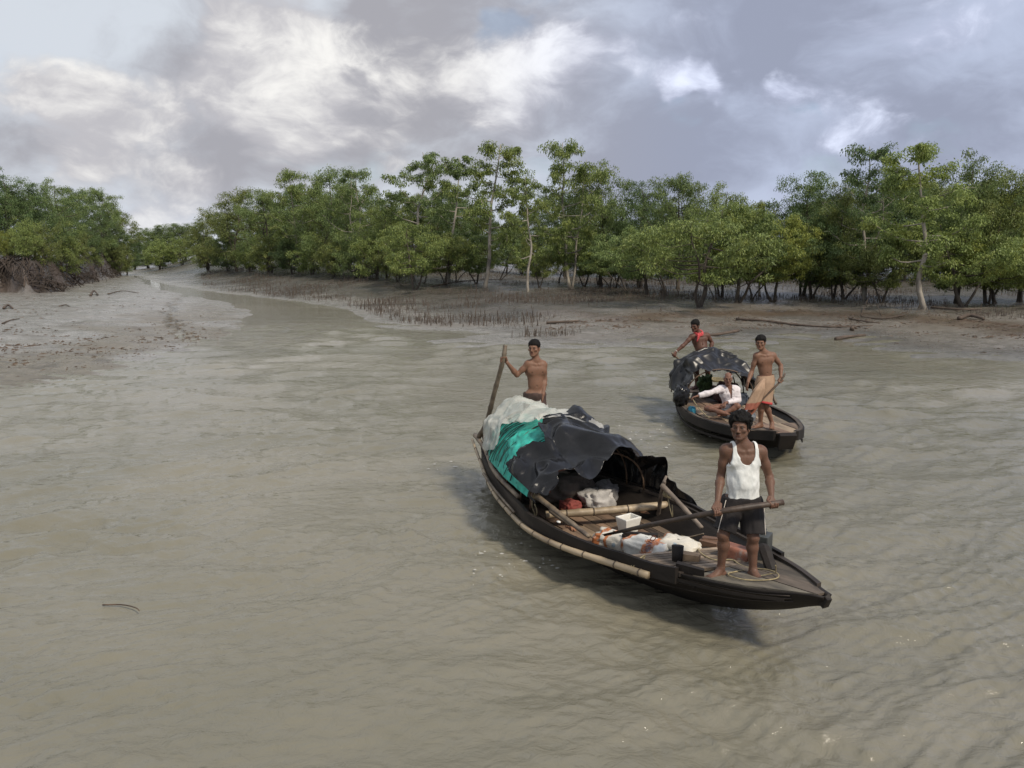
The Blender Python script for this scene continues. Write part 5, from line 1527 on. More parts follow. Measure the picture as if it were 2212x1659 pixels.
    def head(s, F):
        M = s.hM; c = s.J['head']; k = s.k
        X = lambda a, b_, z: c + (M[0] * a + M[1] * b_ + M[2] * z) * k
        E = lambda p, r, kk=.02, mode='add': F.ell(X(*p), tuple(q * k for q in r), kk, M, mode)
        C = lambda p, q, ra, rb, kk=.012, mode='add': F.cone(X(*p), X(*q), ra * k, rb * k, kk, mode)
        E((0, .018, .035), (.074, .094, .082), .03)
        E((0, -.028, -.035), (.058, .062, .085), .04)
        for sx in (-1, 1):
            C((.052 * sx, .005, -.055), (.022 * sx, -.062, -.098), .022, .018, .025)    # jaw
            E((.046 * sx, -.062, -.022), (.026, .022, .020), .02)                    # cheek bone
            C((.012 * sx, -.090, .018), (.048 * sx, -.070, .016), .012, .010, .012)  # brow
            E((.033 * sx, -.100, .000), (.016, .009, .007), .008, 'sub')             # eye socket
            E((.079 * sx, .012, -.012), (.010, .024, .034), .010)                    # ear
            E((.084 * sx, .004, -.010), (.005, .010, .018), .006, 'sub')
            E((.011 * sx, -.098, -.042), (.012, .011, .010), .008)                   # nostril
        C((0, -.090, .012), (0, -.114, -.034), .009, .0125, .010)                    # nose
        E((0, -.078, -.104), (.026, .020, .017), .02)                                # chin
        C((-.018, -.086, -.064), (.018, -.086, -.064), .008, .008, .008); E((0, -.093, -.063), (.016, .008, .006), .006)
        C((-.015, -.086, -.078), (.015, -.086, -.078), .009, .009, .008)
        C((-.024, -.098, -.0705), (.024, -.098, -.0705), .0035, .0035, .003, 'sub')
        nb = s.J['neck']
        F.cone(nb + M[1] * .01 * k, X(0, .022, -.05), .054 * k, .050 * k, .03)
    def grip(s, F, wr, G, axis, rp, flip=1):
        """closed hand round a pole of radius rp; G: point on the pole's axis"""
        a = nrm(axis) * flip; e = wr - G; e = nrm(e - a * (e @ a)); t = np.cross(a, e)
        k = s.k
        pt = lambda al, ang, r: G + a * al + (e * math.cos(ang) + t * math.sin(ang)) * r
        for i, (al, fr) in enumerate(((-.031, .0088), (-.0105, .0094), (.0105, .0092), (.030, .0084))):
            al *= k
            kn_ = pt(al, .25, rp + .020 * k)
            F.cone(wr, kn_, .017 * k, .0135 * k, .010)
            an = np.linspace(.25, 4.1 - .15 * abs(i - 1), 6)
            for p0, p1 in zip(an[:-1], an[1:]): F.cone(pt(al, p0, rp + .010 * k), pt(al, p1, rp + .0085 * k), fr * k * 1.08, fr * k, .003)
        th = [wr + (G - wr) * .3 - t * .012 + a * .03 * k, pt(.044 * k, -.7, rp + .016 * k), pt(.040 * k, -1.7, rp + .010 * k), pt(.024 * k, -2.5, rp + .010 * k)]
        for p0, p1, r0, r1 in zip(th[:-1], th[1:], (.016, .0125, .0112), (.0125, .0112, .0095)): F.cone(p0, p1, r0 * k, r1 * k, .006)
    def open_hand(s, F, wr, d, palm, curl=.35, thumb=1):
        """relaxed hand: d along the fingers, palm the way the palm faces"""
        d = nrm(d); pn = nrm(palm - d * (np.array(palm) @ d)); sd = np.cross(d, pn) * thumb; k = s.k
        for i, (o_, ln) in enumerate(((.030, .92), (.010, 1.0), (-.010, .95), (-.029, .78))):
            p = wr + d * .082 * k + sd * o_ * k
            F.cone(wr + sd * o_ * .5 * k, p, .0155 * k, .0125 * k, .012)
            dd = d; r = .0092
            for q, l in enumerate((.040, .026, .021)):
                ang = curl * (q + .8); dd = nrm(d * math.cos(ang) + pn * math.sin(ang))
                p2 = p + dd * l * ln * k
                F.cone(p, p2, r * k, r * .93 * k, .003); p = p2; r *= .93
        t0 = wr + d * .022 * k + sd * .018 * k
        t1 = t0 + (d * .6 + sd * .75 + pn * .25) * .045 * k; t2 = t1 + (d * .9 + sd * .25 + pn * .3) * .032 * k; t3 = t2 + (d * .95 + pn * .35) * .024 * k
        F.cone(t0, t1, .016 * k, .0125 * k, .012); F.cone(t1, t2, .012 * k, .0105 * k, .005); F.cone(t2, t3, .0105 * k, .009 * k, .004)
    def bounds(s, pad=.2):
        P = np.array(list(s.J.values())); return P.min(0) - pad, P.max(0) + pad
    def skin(s, parent, mat, stubble=.0, hands=None):
        lo, hi = s.bounds(.19); F = Field(lo, hi, s.h)
        s.torso(F)
        for q in 'RL': s.arm(F, q); s.leg(F, q)
        s.head(F)
        if hands: hands(F)
        V, Q = F.mesh(); V = smooth_mesh(V, Q, 1)
        col = np.ones((len(V), 4)); M = s.hM; c = s.J['head']; L = (V - c) @ M.T / s.k
        def spot(p, r, rgb, w=1.0):
            d = np.linalg.norm((L - np.array(p)) / np.array(r), axis=1); f = (sstep(d, 1.15, .7) * w)[:, None]
            col[:, :3] *= 1 - f * (1 - np.array(rgb))
        spot((0, -.098, -.062), (.024, .02, .006), (.62, .45, .48)); spot((0, -.098, -.079), (.021, .02, .008), (.68, .48, .50))
        for sx in (-1, 1):
            spot((.033 * sx, -.096, .019), (.022, .03, .0055), (.10, .09, .09))          # brows
            spot((.033 * sx, -.095, -.004), (.022, .02, .013), (.72, .68, .66), .8)
        if stubble:
            spot((0, -.10, -.053), (.030, .03, .0075), (.18, .17, .17), stubble)         # moustache
            spot((0, -.07, -.10), (.055, .06, .028), (.55, .53, .53), stubble * .8)
        msh, mhp, up, x, y, xh = s.frame(); T = np.stack([(V - msh) @ x, (V - msh) @ y, (V - msh) @ up], -1) / s.k
        for sx in (-1, 1):
            d = np.linalg.norm((T - np.array([.082 * sx, -.1, -.115])) / np.array([.014, .06, .014]), axis=1)
            col[:, :3] *= 1 - (sstep(d, 1.2, .7) * .55)[:, None]
        ob = obj('body', new_mesh('body', V, Q, mat, True, attrs={'Col': col}), parent)
        for sx in (-1, 1):      # eyeballs with a dark iris
            e = c + M.T @ (np.array([.0325 * sx, -.0745, -.002]) * s.k)
            u = np.linspace(0, 2 * math.pi, 16, endpoint=False); v = np.linspace(0, math.pi, 12)
            U, W_ = np.meshgrid(u, v); D_ = np.stack([np.sin(W_) * np.cos(U), -np.cos(W_), np.sin(W_) * np.sin(U)], -1)
            P = (D_ * .0120 * s.k).reshape(-1, 3) @ M + e
            idx = np.arange(P.shape[0]).reshape(12, 16); nx = np.roll(idx, -1, 1)
            Fq = np.stack([idx[:-1], nx[:-1], nx[1:], idx[1:]], -1).reshape(-1, 4)
            fm = np.repeat((v[:-1] < .55).astype(int), 16)
            obj('eye', new_mesh('eye', P, Fq, [eye_w, eye_d], True, fm), parent)
        return ob
    def hair(s, parent, thick=.018, rough=.35, front=.060, mat=None, bald=0.0):
        M = s.hM; c = s.J['head']; k = s.k
        F = Field(c - .17, c + .17, .0045)
        def fn(P):
            q = (P - c) @ M.T / k
            n = fbm(q * np.array([38, 38, 24]), 3)
            top = sstep(q[..., 2], .0, .09)
            d = d_ell(q, (0, .02, .036), np.array([.076, .097, .085])) - thick * (.45 + .55 * top) - rough * .012 * n
            # hair line: high on the brow, down past the ears, low at the nape
            hl = np.interp(q[..., 1], [-.11, -.075, -.045, -.02, .005, .03, .07, .12], [front + .008, front, .045, -.015, -.02, .01, -.055, -.06])
            cut = hl - q[..., 2] + .004 * n
            if bald: cut = np.maximum(cut, .5 * (q[..., 2] - .055 - .02 * n))
            return np.maximum(d, cut) * k
        F.op(c - .16, c + .16, fn, .001)
        V, Q = F.mesh(); V = smooth_mesh(V, Q, 1)
        return obj('hair', new_mesh('hair', V, Q, mat or hair_m, True), parent)
def cloth_mesh(name, F, mat, parent, amp=.0, scale=9.0, seed=0, st=(1, 1, .5), it=2, shred=None):
    V, Q = F.mesh(); V = smooth_mesh(V, Q, it)
    if amp:
        n = fbm(V * scale * np.array(st) + seed, 3) + .8 * (ridge(V * scale * .8 * np.array(st) + seed + 9) - .6)
        me = bpy.data.meshes.new('tmp'); me.from_pydata([tuple(v) for v in V], [], Q.tolist()); me.update()
        N = np.zeros(len(V) * 3); me.vertices.foreach_get('normal', N); bpy.data.meshes.remove(me)
        V = V + N.reshape(-1, 3) * (n * amp)[:, None]
    return obj(name, new_mesh(name, V, Q, mat, True), parent)
def J3(d, view):
    return {k: at_y(*view(*v[:2]), v[2]) for k, v in d.items()}
def ground_person(P, name='person'): pass

# ---- man standing on the bow of the nearer boat
Y0 = 7.31
J = J3(dict(head=(486, 262, Y0 - .01), neck=(512, 408, Y0 + .01), Rsh=(372, 440, Y0 + .01), Lsh=(650, 452, Y0 + .03), Rel=(330, 655, Y0 + .05), Lel=(722, 662, Y0 + .06),
            Rwr=(304, 855, Y0 - .13), Lwr=(738, 812, Y0 - .10), Rhip=(428, 862, Y0 + .02), Lhip=(574, 866, Y0 + .03), Rkn=(352, 1130, Y0 - .05), Lkn=(590, 1150, Y0 - .04),
            Ran=(330, 1400, Y0), Lan=(590, 1415, Y0 - .03), Rtoe=(225, 1480, Y0 - .09), Ltoe=(640, 1490, Y0 - .14)), z3)
fm = empty('person', HF.world(5.5, -.2, .56))
tag(fm, 'man in white vest and dark shorts standing barefoot on the bow holding an oar', 'person', 'boatmen')
inv = lambda P, root: {k: v - np.array(root.location) for k, v in P.items()}
def rel(P, root):
    P.J = inv(P.J, root); return P
man = Person(J, face=(-.42, -.88, .10), h=.0055, scale=1.0, build=1.0)
man.foot_z = {'R': at_y(*z3(300, 1478), Y0 - .02)[2], 'L': at_y(*z3(595, 1480), Y0 - .05)[2]}
fz = man.foot_z
rel(man, fm); off0 = fm.location.z
man.foot_z = {k: v - off0 for k, v in fz.items()}
# the oar runs through both fists
oarA = at_y(*z3(775, 878), Y0 - .19); oarB = at_y(*z3(300, 948), Y0 - .24)
odir = nrm(oarA - oarB)
gR = at_y(*z3(300, 948), Y0 - .24) - np.array(fm.location); gL = at_y(*z3(752, 884), Y0 - .195) - np.array(fm.location)
skinA = skin_material('skin_dark_brown', (.138, .073, .049))
man.skin(fm, skinA, .85, hands=lambda F: (man.grip(F, man.J['Rwr'], gR, odir, .024, 1), man.grip(F, man.J['Lwr'], gL, odir, .024, -1)))
man.hair(fm, .034, 1.3, .058)
# vest: the torso let out a little, cut at neck, arm holes and hem
def vest(P, parent):
    msh, mhp, up, x, y, xh = P.frame()
    lo, hi = P.bounds(.12); F = Field(msh - .36 - up * .22, msh + .36 - up * .22, .0055)
    P.torso(F, .016)
    F.ell((msh + mhp) / 2 - up * .06, (.150, .112, .20), .06, np.stack([x, y, up]))
    hem = (msh - mhp) @ up * -1 - .045
    def cut(Q):
        q = Q - msh; a = np.abs(q @ x); b = q @ y; c = q @ up
        zf = np.where(b < .0, -.085, .02)       # scoop in front, higher behind
        sc = np.sqrt((a / .088) ** 2 + (np.minimum(c - .045, 0) / np.where(b < 0, .165, .06)) ** 2) - 1
        neck = -np.where(c > .045, (a - .088), sc * .07)
        arm_ = a - np.interp(c, [-.30, -.175, -.13, -.06, .0, .08], [.3, .3, .145, .128, .123, .118])
        bot = (hem + .012 * np.sin(a * 30) + .03 * (b > 0)) - c
        return np.maximum(np.maximum(neck, arm_), bot)
    F.clip(cut)
    return cloth_mesh('vest', F, vest_m, parent, .011, 8, 3, (1.6, 1.6, .8))
vest_m = material('white_vest', (.70, .71, .69), .85, .07, 14, .002, 60, dark=(.55, .56, .53), dfac=(.5, .8))
vest(man, fm)
def shorts(P, parent, mat, hem_frac, o_top=.014, o_bot=.045, name='shorts', waist=.075, amp=.010, h=.0055, kneeless=True):
    msh, mhp, up, x, y, xh = P.frame()
    lo = np.minimum(np.minimum(P.J['Rkn'], P.J['Lkn']), mhp) - .2; hi = np.maximum(np.maximum(P.J['Rkn'], P.J['Lkn']), mhp + up * .2) + .22
    F = Field(lo, hi, h); k = P.k
    F.ell(mhp + up * .03, (.152 * k + o_top, .112 * k + o_top, .13 * k), .05, np.stack([xh, np.cross(up, xh), up]))
    for q in 'RL':
        a, n = P.J[q + 'hip'], P.J[q + 'kn']; e = a + (n - a) * (hem_frac + .08)
        F.cone(a - up * .0, e, .094 * k + o_top, .060 * k + o_bot, .03)
    def cut(Q):
        w = (Q - mhp) @ up - waist
        out = w
        dR = np.stack([((Q - P.J[q + 'hip']) @ nrm(P.J[q + 'kn'] - P.J[q + 'hip'])) - np.linalg.norm(P.J[q + 'kn'] - P.J[q + 'hip']) * hem_frac for q in 'RL'])
        sd = (Q - mhp) @ xh
        return np.maximum(out, np.where(sd < 0, dR[0], dR[1]))
    F.clip(cut)
    return cloth_mesh(name, F, mat, parent, amp, 9, 5, (1.3, 1.3, .5))
dark_short = material('dark_shorts', (.013, .010, .0105), .8, .3, 12, .002, 70)
so = shorts(man, fm, dark_short, .88, waist=.06)
# pale piping down the outer seam
pipe_m = material('pale_piping', (.62, .56, .50), .8, .1, 20)
for q, sx in (('L', 1), ('R', -1)):
    a, n = man.J[q + 'hip'], man.J[q + 'kn']; msh, mhp, up, x, y, xh = man.frame()
    m = MB(); pts = [a + (n - a) * f + xh * sx * (.094 + .014 + f * -.006 + .012) * .82 - y * (.07 + .01 * f) for f in np.linspace(-.1, .86, 8)]
    m.tube(pts, .0035, 5); m.build('piping', pipe_m, fm, True)
# oar: loom in the hands, blade resting across the boards
oar_end = at_z(*zA(985, 762), .46)
m = MB(); A_ = oarA + odir * .07; path = bez([A_, oarB, at_y(*z1(1250, 905), 7.55), oar_end], 30)
rad = [.026 + .004 * math.sin(9 * q / 30) + .004 * random.random() if q < 19 else .027 - .014 * (q - 19) / 11 for q in range(31)]
m.tube(path, rad, 8); o = m.build('loom', oar_wood, None, True)
oar = empty('oar', tuple(oar_end)); o.parent = oar; o.location = -oar.location
b0 = np.array(path[19]); b1 = np.array(path[30]); ax = nrm(b1 - b0); sd_ = nrm(np.cross(ax, (0, 0, 1))); m = MB()
V = []
for f in np.linspace(0, 1, 8):
    w = .03 + .03 * math.sin(math.pi * min(f * .8 + .1, 1)); c_ = b0 + (b1 - b0) * f + np.array([0, 0, .008])
    for s1, s2 in ((-1, 0), (0, .01), (1, 0), (0, -.01)): V.append(c_ + sd_ * w * s1 + np.array([0, 0, s2]))
Fq = [(i*4+k, i*4+(k+1)%4, i*4+4+(k+1)%4, i*4+4+k) for i in range(7) for k in range(4)] + [(3, 2, 1, 0), (28, 29, 30, 31)]
m.add(V, Fq); o = m.build('blade', oar_wood, oar); o.location = -oar.location
tag(oar, 'long dark wooden oar held level by the man in the white vest', 'oar', 'oars and poles')

# ---- young man poling at the stern of the nearer boat
Y1 = 11.6
J = J3(dict(head=(806, 240, Y1), neck=(828, 385, Y1 + .02), Rsh=(742, 425, Y1), Lsh=(916, 432, Y1 + .06), Rel=(602, 562, Y1 - .02), Lel=(934, 618, Y1 + .09), Rwr=(486, 418, Y1 - .12), Lwr=(915, 792, Y1 - .02),
            Rhip=(765, 815, Y1 + .02), Lhip=(868, 818, Y1 + .05), Rkn=(745, 1090, Y1 - .03), Lkn=(880, 1090, Y1)), z4)
st = np.array([.98, .20, .47]); fp = HF.world(*st)
J['Ran'] = np.array([J['Rkn'][0], J['Rkn'][1] + .03, .47 + .08]); J['Lan'] = np.array([J['Lkn'][0], J['Lkn'][1] + .03, .47 + .08])
J['Rtoe'] = J['Ran'] + (-.05, -.16, -.05); J['Ltoe'] = J['Lan'] + (.05, -.16, -.05)
pm = empty('person', (J['Ran'] + J['Lan']) / 2 - (0, 0, .08))
tag(pm, 'bare chested young man standing at the stern gripping an upright pole', 'person', 'boatmen')
ym = Person(J, face=(-.35, -.93, .02), h=.0065, scale=.98, build=.93); rel(ym, pm); ym.foot_z = {'R': 0, 'L': 0}
poleT = at_y(*z4(462, 205), Y1 - .12); poleM = at_y(*z4(436, 380), Y1 - .13); poleF = HF.world(-.10, -.14, .70); pdir = nrm(poleT - poleM)
skinB = skin_material('skin_warm_brown', (.190, .100, .064))
ym.skin(pm, skinB, .15, hands=lambda F: (ym.grip(F, ym.J['Rwr'], poleM - np.array(pm.location), pdir, .029, 1), ym.open_hand(F, ym.J['Lwr'], (-.1, -.1, -1), (-1, .1, 0), .35, 1)))
ym.hair(pm, .017, .35, .052)
brown_short = material('brown_shorts', (.055, .032, .026), .85, .25, 12)
shorts(ym, pm, brown_short, .75, .010, .03, h=.0075, waist=.06)
pl = empty('bamboo_pole', tuple(poleF))
P = [poleT, poleM, at_y(*z4(345, 720), 11.7), at_y(*z4(240, 1120), 12.0), poleF]
m = MB(); path = bez([q for q in P], 44); rad = []
for q, p in enumerate(path): rad.append(.030 + .008 * q / 44 + (.006 if q % 7 == 0 else 0) + .002 * random.random())
m.tube(path, rad, 9); o = m.build('shaft', bamboo_old, pl, True); o.location = -pl.location
m = MB(); c = np.array(path[34])
for k in range(3): m.tube([c + np.array([.045 * math.cos(t), .045 * math.sin(t), .018 * k]) for t in np.linspace(0, 6.28, 10)], .008, 5, cap=False)
o = m.build('lashing', rope_m, pl, True); o.location = -pl.location
tag(pl, 'tall knotty wooden pole held upright at the stern by the bare chested young man', 'pole', 'oars and poles')

# ---- boy standing on the bow of the farther boat, wrapped in a tan cloth
Y2 = 14.05
J = J3(dict(head=(1363, 405, Y2), neck=(1398, 515, Y2 + .03), Rsh=(1318, 548, Y2 + .02), Lsh=(1502, 548, Y2 + .05), Rel=(1262, 735, Y2 + .04), Lel=(1592, 668, Y2 + .08), Rwr=(1222, 850, Y2 - .10), Lwr=(1592, 795, Y2 - .06),
            Rhip=(1375, 838, Y2 + .03), Lhip=(1468, 838, Y2 + .05), Rkn=(1362, 1100, Y2 - .02), Lkn=(1425, 1110, Y2), Ran=(1362, 1318, Y2 + .05), Lan=(1492, 1315, Y2 + .05), Rtoe=(1270, 1385, Y2 - .03), Ltoe=(1490, 1390, Y2 - .12)), z2)
bm = empty('person', (J['Ran'] + J['Lan']) / 2 - (0, 0, .08))
tag(bm, 'bare chested boy in a tan wrapped cloth standing on the bow of the farther boat', 'person', 'boatmen')
by = Person(J, face=(-.40, -.90, -.03), h=.007, scale=1.0, build=.95); by.foot_z = {'R': J['Ran'][2] - .075, 'L': J['Lan'][2] - .075}
rel(by, bm); by.foot_z = {k: v - bm.location.z for k, v in by.foot_z.items()}
oT = at_y(*z2(1640, 757), Y2 + .0); oH = at_y(*z2(1592, 838), Y2 - .08); oB = at_y(*z2(1250, 1190), Y2 - .20); o2d = nrm(oT - oB)
by.skin(bm, skinB, .0, hands=lambda F: (by.open_hand(F, by.J['Rwr'], (-.25, -.1, -1), (.9, .2, 0), .3, -1), by.grip(F, by.J['Lwr'], oH - np.array(bm.location), o2d, .018, -1)))
by.hair(bm, .020, .6, .050)
tan = material('tan_cloth', (.34, .225, .150), .85, .12, 10, .003, 50)
red_cloth = material('red_border', (.45, .05, .05), .85, .2, 14)
def wrap(P, parent):
    msh, mhp, up, x, y, xh = P.frame(); kn = (P.J['Rkn'] + P.J['Lkn']) / 2
    zc = lambda f: mhp + up * .10 + (kn + (0, 0, .02) - mhp - up * .10) * f
    m_, n_ = 40, 64
    pts = np.zeros((m_, n_, 3))
    for i, f in enumerate(np.linspace(0, 1.0, m_)):
        c = zc(f); rx = np.interp(f, [0, .25, .6, 1], [.150, .178, .165, .155]); ry = np.interp(f, [0, .25, 1], [.105, .128, .125])
        for j, t in enumerate(np.linspace(0, 2 * math.pi, n_)):
            fold = 1 + (.02 + .05 * f) * (math.sin(7 * t + 2 * f) * .5 + ridge(np.array([math.cos(t) * 2.2, math.sin(t) * 2.2, f * 1.3])) * .6)
            pts[i, j] = c + x * rx * math.cos(t) * fold + y * ry * math.sin(t) * fold
            pts[i, j, 2] -= .05 * f * math.cos(t - .3)
    V, F = sheet(pts)
    w = obj('wrap_cloth', new_mesh('wrap_cloth', V, F, tan, True), parent); s_ = w.modifiers.new('thickness', 'SOLIDIFY'); s_.thickness = .006
    for f0, f1 in ((.93, 1.0),):
        i0 = int(f0 * (m_ - 1)); q = pts[i0:, :, :].copy(); ctr = q.mean(1, keepdims=True); q = ctr + (q - ctr) * 1.025
        V, F = sheet(q); b = obj('red_border', new_mesh('red_border', V, F, red_cloth, True), w); b.modifiers.new('thickness', 'SOLIDIFY').thickness = .004
    # gathered tail of cloth falling at the right of the body
    t0 = mhp + up * .07 - x * .08 - y * .12; t1 = at_y(*z2(1320, 1000), Y2 - .22) - np.array(parent.location); t2 = at_y(*z2(1245, 1160), Y2 - .25) - np.array(parent.location)
    path = bez([t0, (t0 + t1) / 2 - y * .05 - x * .03, t1, t2], 20); G_ = np.zeros((21, 25, 3))
    for i, p in enumerate(path):
        f = i / 20; wd = np.interp(f, [0, .4, .85, 1], [.03, .085, .115, .09])
        for j, t in enumerate(np.linspace(0, 2 * math.pi, 25)):
            r_ = 1 + .28 * math.sin(5 * t + 3 * f)
            G_[i, j] = np.array(p) + x * wd * math.cos(t) * r_ + y * wd * .45 * math.sin(t) * r_
    V, F = sheet(G_); tl = obj('cloth_tail', new_mesh('cloth_tail', V, F, tan, True), w)
    V, F = sheet(G_[17:] * 1.0 + (G_[17:] - G_[17:].mean(1, keepdims=True)) * .05); obj('red_border', new_mesh('red_border', V, F, material('faded_red', (.30, .10, .065), .85, .2, 12), True), w)
wrap(by, bm)
o2 = empty('oar', tuple(oB)); m = MB(); pth = bez([oT, oH, (oH + oB) / 2, oB], 16); m.tube(pth, [.016 + .003 * math.sin(q) for q in range(17)], 7); o = m.build('loom', pole_wood, o2, True); o.location = -o2.location
m = MB(); ax = nrm(oB - oH); sd_ = nrm(np.cross(ax, (0, 1, .3)));  V = []
for f in np.linspace(-.12, 1, 8):
    w = .015 + .05 * math.sin(math.pi * min(max(f, 0) * .75 + .05, 1)); c_ = oB + ax * (f * .34 - .22)
    for s1, s2 in ((-1, 0), (0, .008), (1, 0), (0, -.008)): V.append(c_ + sd_ * w * s1 + np.cross(ax, sd_) * s2)
m.add(V, Fq); o = m.build('blade', material('red_oar', (.26, .09, .05), .7, .25, 8), o2); o.location = -o2.location
tag(o2, 'thin oar slanting down from the left hand of the boy in tan cloth', 'oar', 'oars and poles')

# ---- old man in a white shirt sitting cross legged
Y3 = 15.68
J = J3(dict(head=(996, 812, Y3 - .02), neck=(1000, 915, Y3 + .04), Rsh=(915, 928, Y3 + .02), Lsh=(1090, 935, Y3 + .08), Rel=(795, 975, Y3 - .10), Rwr=(650, 1012, Y3 - .12), Lel=(1112, 1060, Y3 + .02), Lwr=(965, 1088, Y3 - .22),
            Rhip=(970, 1140, Y3 + .12), Lhip=(1062, 1142, Y3 + .14), Rkn=(755, 1150, Y3 - .12), Lkn=(1105, 1128, Y3 - .30), Ran=(900, 1185, Y3 - .38), Lan=(965, 1200, Y3 - .30), Rtoe=(985, 1205, Y3 - .44), Ltoe=(860, 1215, Y3 - .40)), z2)
om = empty('person', (J['Rhip'] + J['Lhip']) / 2 - (0, 0, .09))
tag(om, 'elderly man in a white shirt sitting cross legged on the farther boat', 'person', 'boatmen')
old = Person(J, face=(-.22, -.97, -.05), h=.007, scale=1.0, build=.98); old.foot_z = {'R': J['Ran'][2] - .05, 'L': J['Lan'][2] - .05}
rel(old, om); old.foot_z = {k: v - om.location.z for k, v in old.foot_z.items()}
skinC = skin_material('skin_mid_brown', (.185, .092, .062))
pegdir = nrm(HR.world(*a1) - HR.world(*a0)) if False else nrm(np.array([.35, -.8, -.5]))
gO = at_y(*z2(575, 1030), Y3 - .14) - np.array(om.location)
old.skin(om, skinC, .25, hands=lambda F: (old.open_hand(F, old.J['Rwr'], gO - old.J['Rwr'], (0, -.2, -1), .55, -1), old.open_hand(F, old.J['Lwr'], (-.8, -.2, -.6), (0, .3, -1), .4, 1)))
old.hair(om, .009, .3, .075, material('grey_hair', (.30, .29, .28), .7, .3, 60), bald=1.0)
shirt_m = material('white_shirt', (.66, .61, .62), .85, .06, 12, .003, 40)
def shirt(P, parent):
    msh, mhp, up, x, y, xh = P.frame(); lo, hi = P.bounds(.14)
    F = Field(lo, hi, .007); P.torso(F, .018)
    for q in 'RL': P.arm(F, q, .016)
    F.ell(mhp + up * .03, (.18, .135, .12), .05, np.stack([x, y, up]))
    def cut(Q):
        c = (Q - msh) @ up; a = np.abs((Q - msh) @ x); b = (Q - msh) @ y
        neck = np.maximum(.075 - np.sqrt(a * a + (b - .0) ** 2), .0 - (c - .035)) * -1
        neck = -np.maximum(np.sqrt(a * a + (b + .01) ** 2) - .070, -(c + .01))
        v = -np.maximum(a - np.interp(c, [-.16, .06], [.004, .045]), np.maximum(-(c + .16), b + .02))
        out = np.maximum(neck, v)
        for q in 'RL':
            e, w = P.J[q + 'el'], P.J[q + 'wr']; ax = nrm(w - e); t = (Q - e) @ ax - np.linalg.norm(w - e) * .86
            near = np.linalg.norm(Q - w, axis=-1) - .16
            out = np.maximum(out, np.minimum(t, -near))
        return np.maximum(out, ((mhp - up * .06) - Q) @ up)
    F.clip(cut)
    o = cloth_mesh('shirt', F, shirt_m, parent, .010, 8, 7, (1.2, 1.2, 1.2))
    # collar points
    m = MB()
    for sx in (-1, 1):
        b_ = msh - y * .085 + x * sx * .03 + up * .03
        m.add([b_ + up * .045 + x * sx * .035 + y * .05, b_ + x * sx * .01 - up * .0, b_ + x * sx * .045 - up * .055 - y * .012, b_ + x * sx * .075 + up * .02 + y * .03,
               b_ + up * .050 + x * sx * .04 + y * .055, b_ + x * sx * .012 + up * .004 - y * .008, b_ + x * sx * .048 - up * .052 - y * .02, b_ + x * sx * .08 + up * .025 + y * .025],
              [(0, 1, 2, 3), (7, 6, 5, 4), (0, 4, 5, 1), (1, 5, 6, 2), (2, 6, 7, 3), (3, 7, 4, 0)])
    m.build('collar', shirt_m, o)
shirt(old, om)
shorts(old, om, material('white_wrap', (.55, .52, .50), .85, .1, 12), .42, .012, .03, 'loincloth', .07, .006, .008)

# ---- man with red scarf and yellow shorts at the stern of the farther boat
Y4 = 18.3
J = J3(dict(head=(622, 215, Y4 - .02), neck=(662, 300, Y4 + .03), Rsh=(588, 335, Y4), Lsh=(758, 322, Y4 + .06), Rel=(510, 420, Y4 - .08), Rwr=(405, 512, Y4 - .16), Lel=(815, 408, Y4 + .10), Lwr=(795, 488, Y4 + .0),
            Rhip=(650, 555, Y4 + .02), Lhip=(742, 552, Y4 + .05), Rkn=(640, 730, Y4 - .03), Lkn=(766, 735, Y4 + .0), Ran=(640, 885, Y4 + .02), Lan=(776, 888, Y4 + .03), Rtoe=(600, 920, Y4 - .08), Ltoe=(770, 925, Y4 - .10)), z2)
rm = empty('person', (J['Ran'] + J['Lan']) / 2 - (0, 0, .08))
tag(rm, 'dark bare chested man with red scarf and yellow shorts rowing at the farther stern', 'person', 'boatmen')
sc = Person(J, face=(-.62, -.76, -.16), h=.008, scale=1.08, belly=.9, build=1.08); sc.foot_z = {'R': J['Ran'][2] - .08, 'L': J['Lan'][2] - .08}
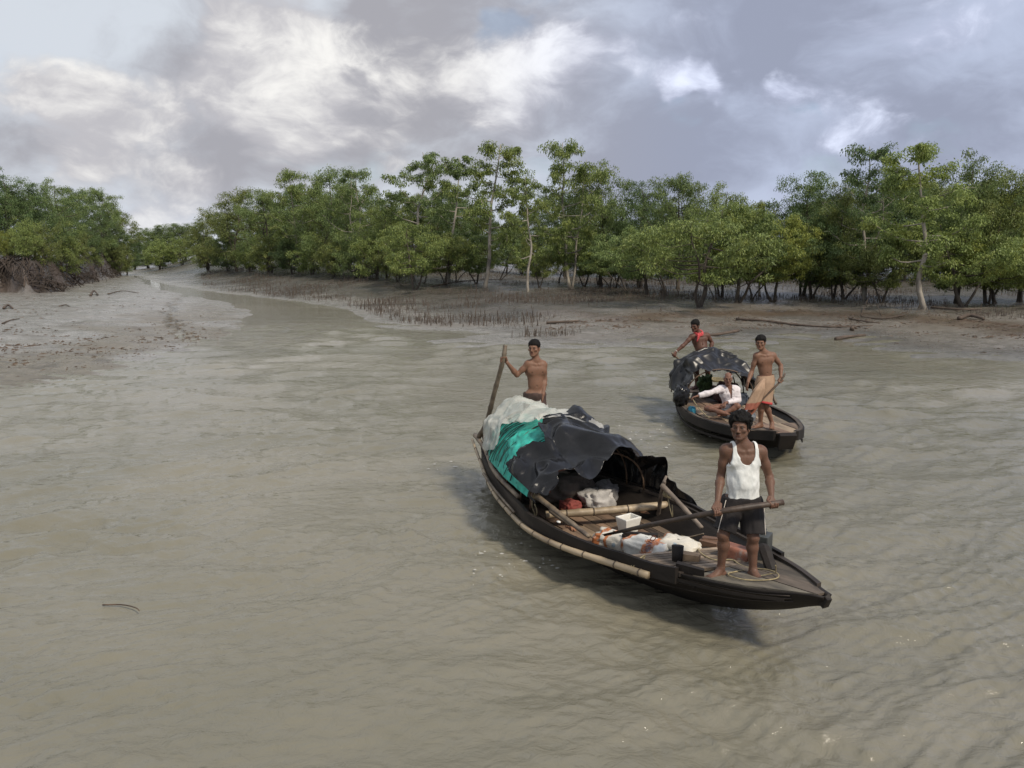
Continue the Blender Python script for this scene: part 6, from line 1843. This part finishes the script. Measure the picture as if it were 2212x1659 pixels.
rel(sc, rm); sc.foot_z = {k: v - rm.location.z for k, v in sc.foot_z.items()}
skinD = skin_material('skin_deep_brown', (.105, .048, .032))
pT = at_y(*z2(360, 520), Y4 - .22); pH = at_y(*z2(385, 548), Y4 - .20); pE = at_y(*z2(490, 640), Y4 - .15); pd = nrm(pE - pT)
sc.skin(rm, skinD, .2, hands=lambda F: (sc.grip(F, sc.J['Rwr'], pH - np.array(rm.location), pd, .022, 1), sc.open_hand(F, sc.J['Lwr'], (-.75, -.3, -.5), (-.4, .5, -.4), .5, 1)))
sc.hair(rm, .018, .5, .052)
shorts(sc, rm, material('yellow_shorts', (.62, .40, .02), .8, .12, 12), .55, .016, .03, waist=.07, h=.009)
msh, mhp, up, x, y, xh = sc.frame(); nb = sc.J['neck']; m = MB()
for k in range(3):
    m.tube([nb + (x * math.cos(t) * (.085 + .01 * k) + y * (math.sin(t) * .085 + .0)) + up * (.03 - .022 * k + .035 * math.sin(t)) for t in np.linspace(0, 6.28, 18)], .020, 6, cap=False)
for k in range(5):
    b_ = nb - y * .10 - x * (.01 + .012 * k) + up * .02
    m.tube(bez([b_, b_ - y * .045 - up * .06 - x * .02, b_ - y * .03 - up * (.13 + .015 * k) - x * .05], 6), .013, 5)
m.build('scarf', material('red_check', (.52, .07, .075), .9, .55, 42), rm, True)
m = MB(); w_ = sc.J['Rwr']; ax = nrm(sc.J['Rel'] - w_); pa = nrm(np.cross(ax, (0, 0, 1))); pb_ = np.cross(ax, pa)
m.tube([w_ + ax * .02 + pa * .034 * math.cos(t) + pb_ * .034 * math.sin(t) for t in np.linspace(0, 6.28, 14)], .006, 5, cap=False); m.build('bangle', white_tub, rm, True)
pdl = empty('oar', tuple(HR.world(.35, -.75, .1))); m = MB()
end = pH + pd * 1.9; m.tube(bez([pT, pH, pE, end], 14), .024, 7); o = m.build('loom', bamboo_old, pdl, True); o.location = -pdl.location
tag(pdl, 'pale pole in the outstretched hand of the man with the red scarf', 'oar', 'oars and poles')
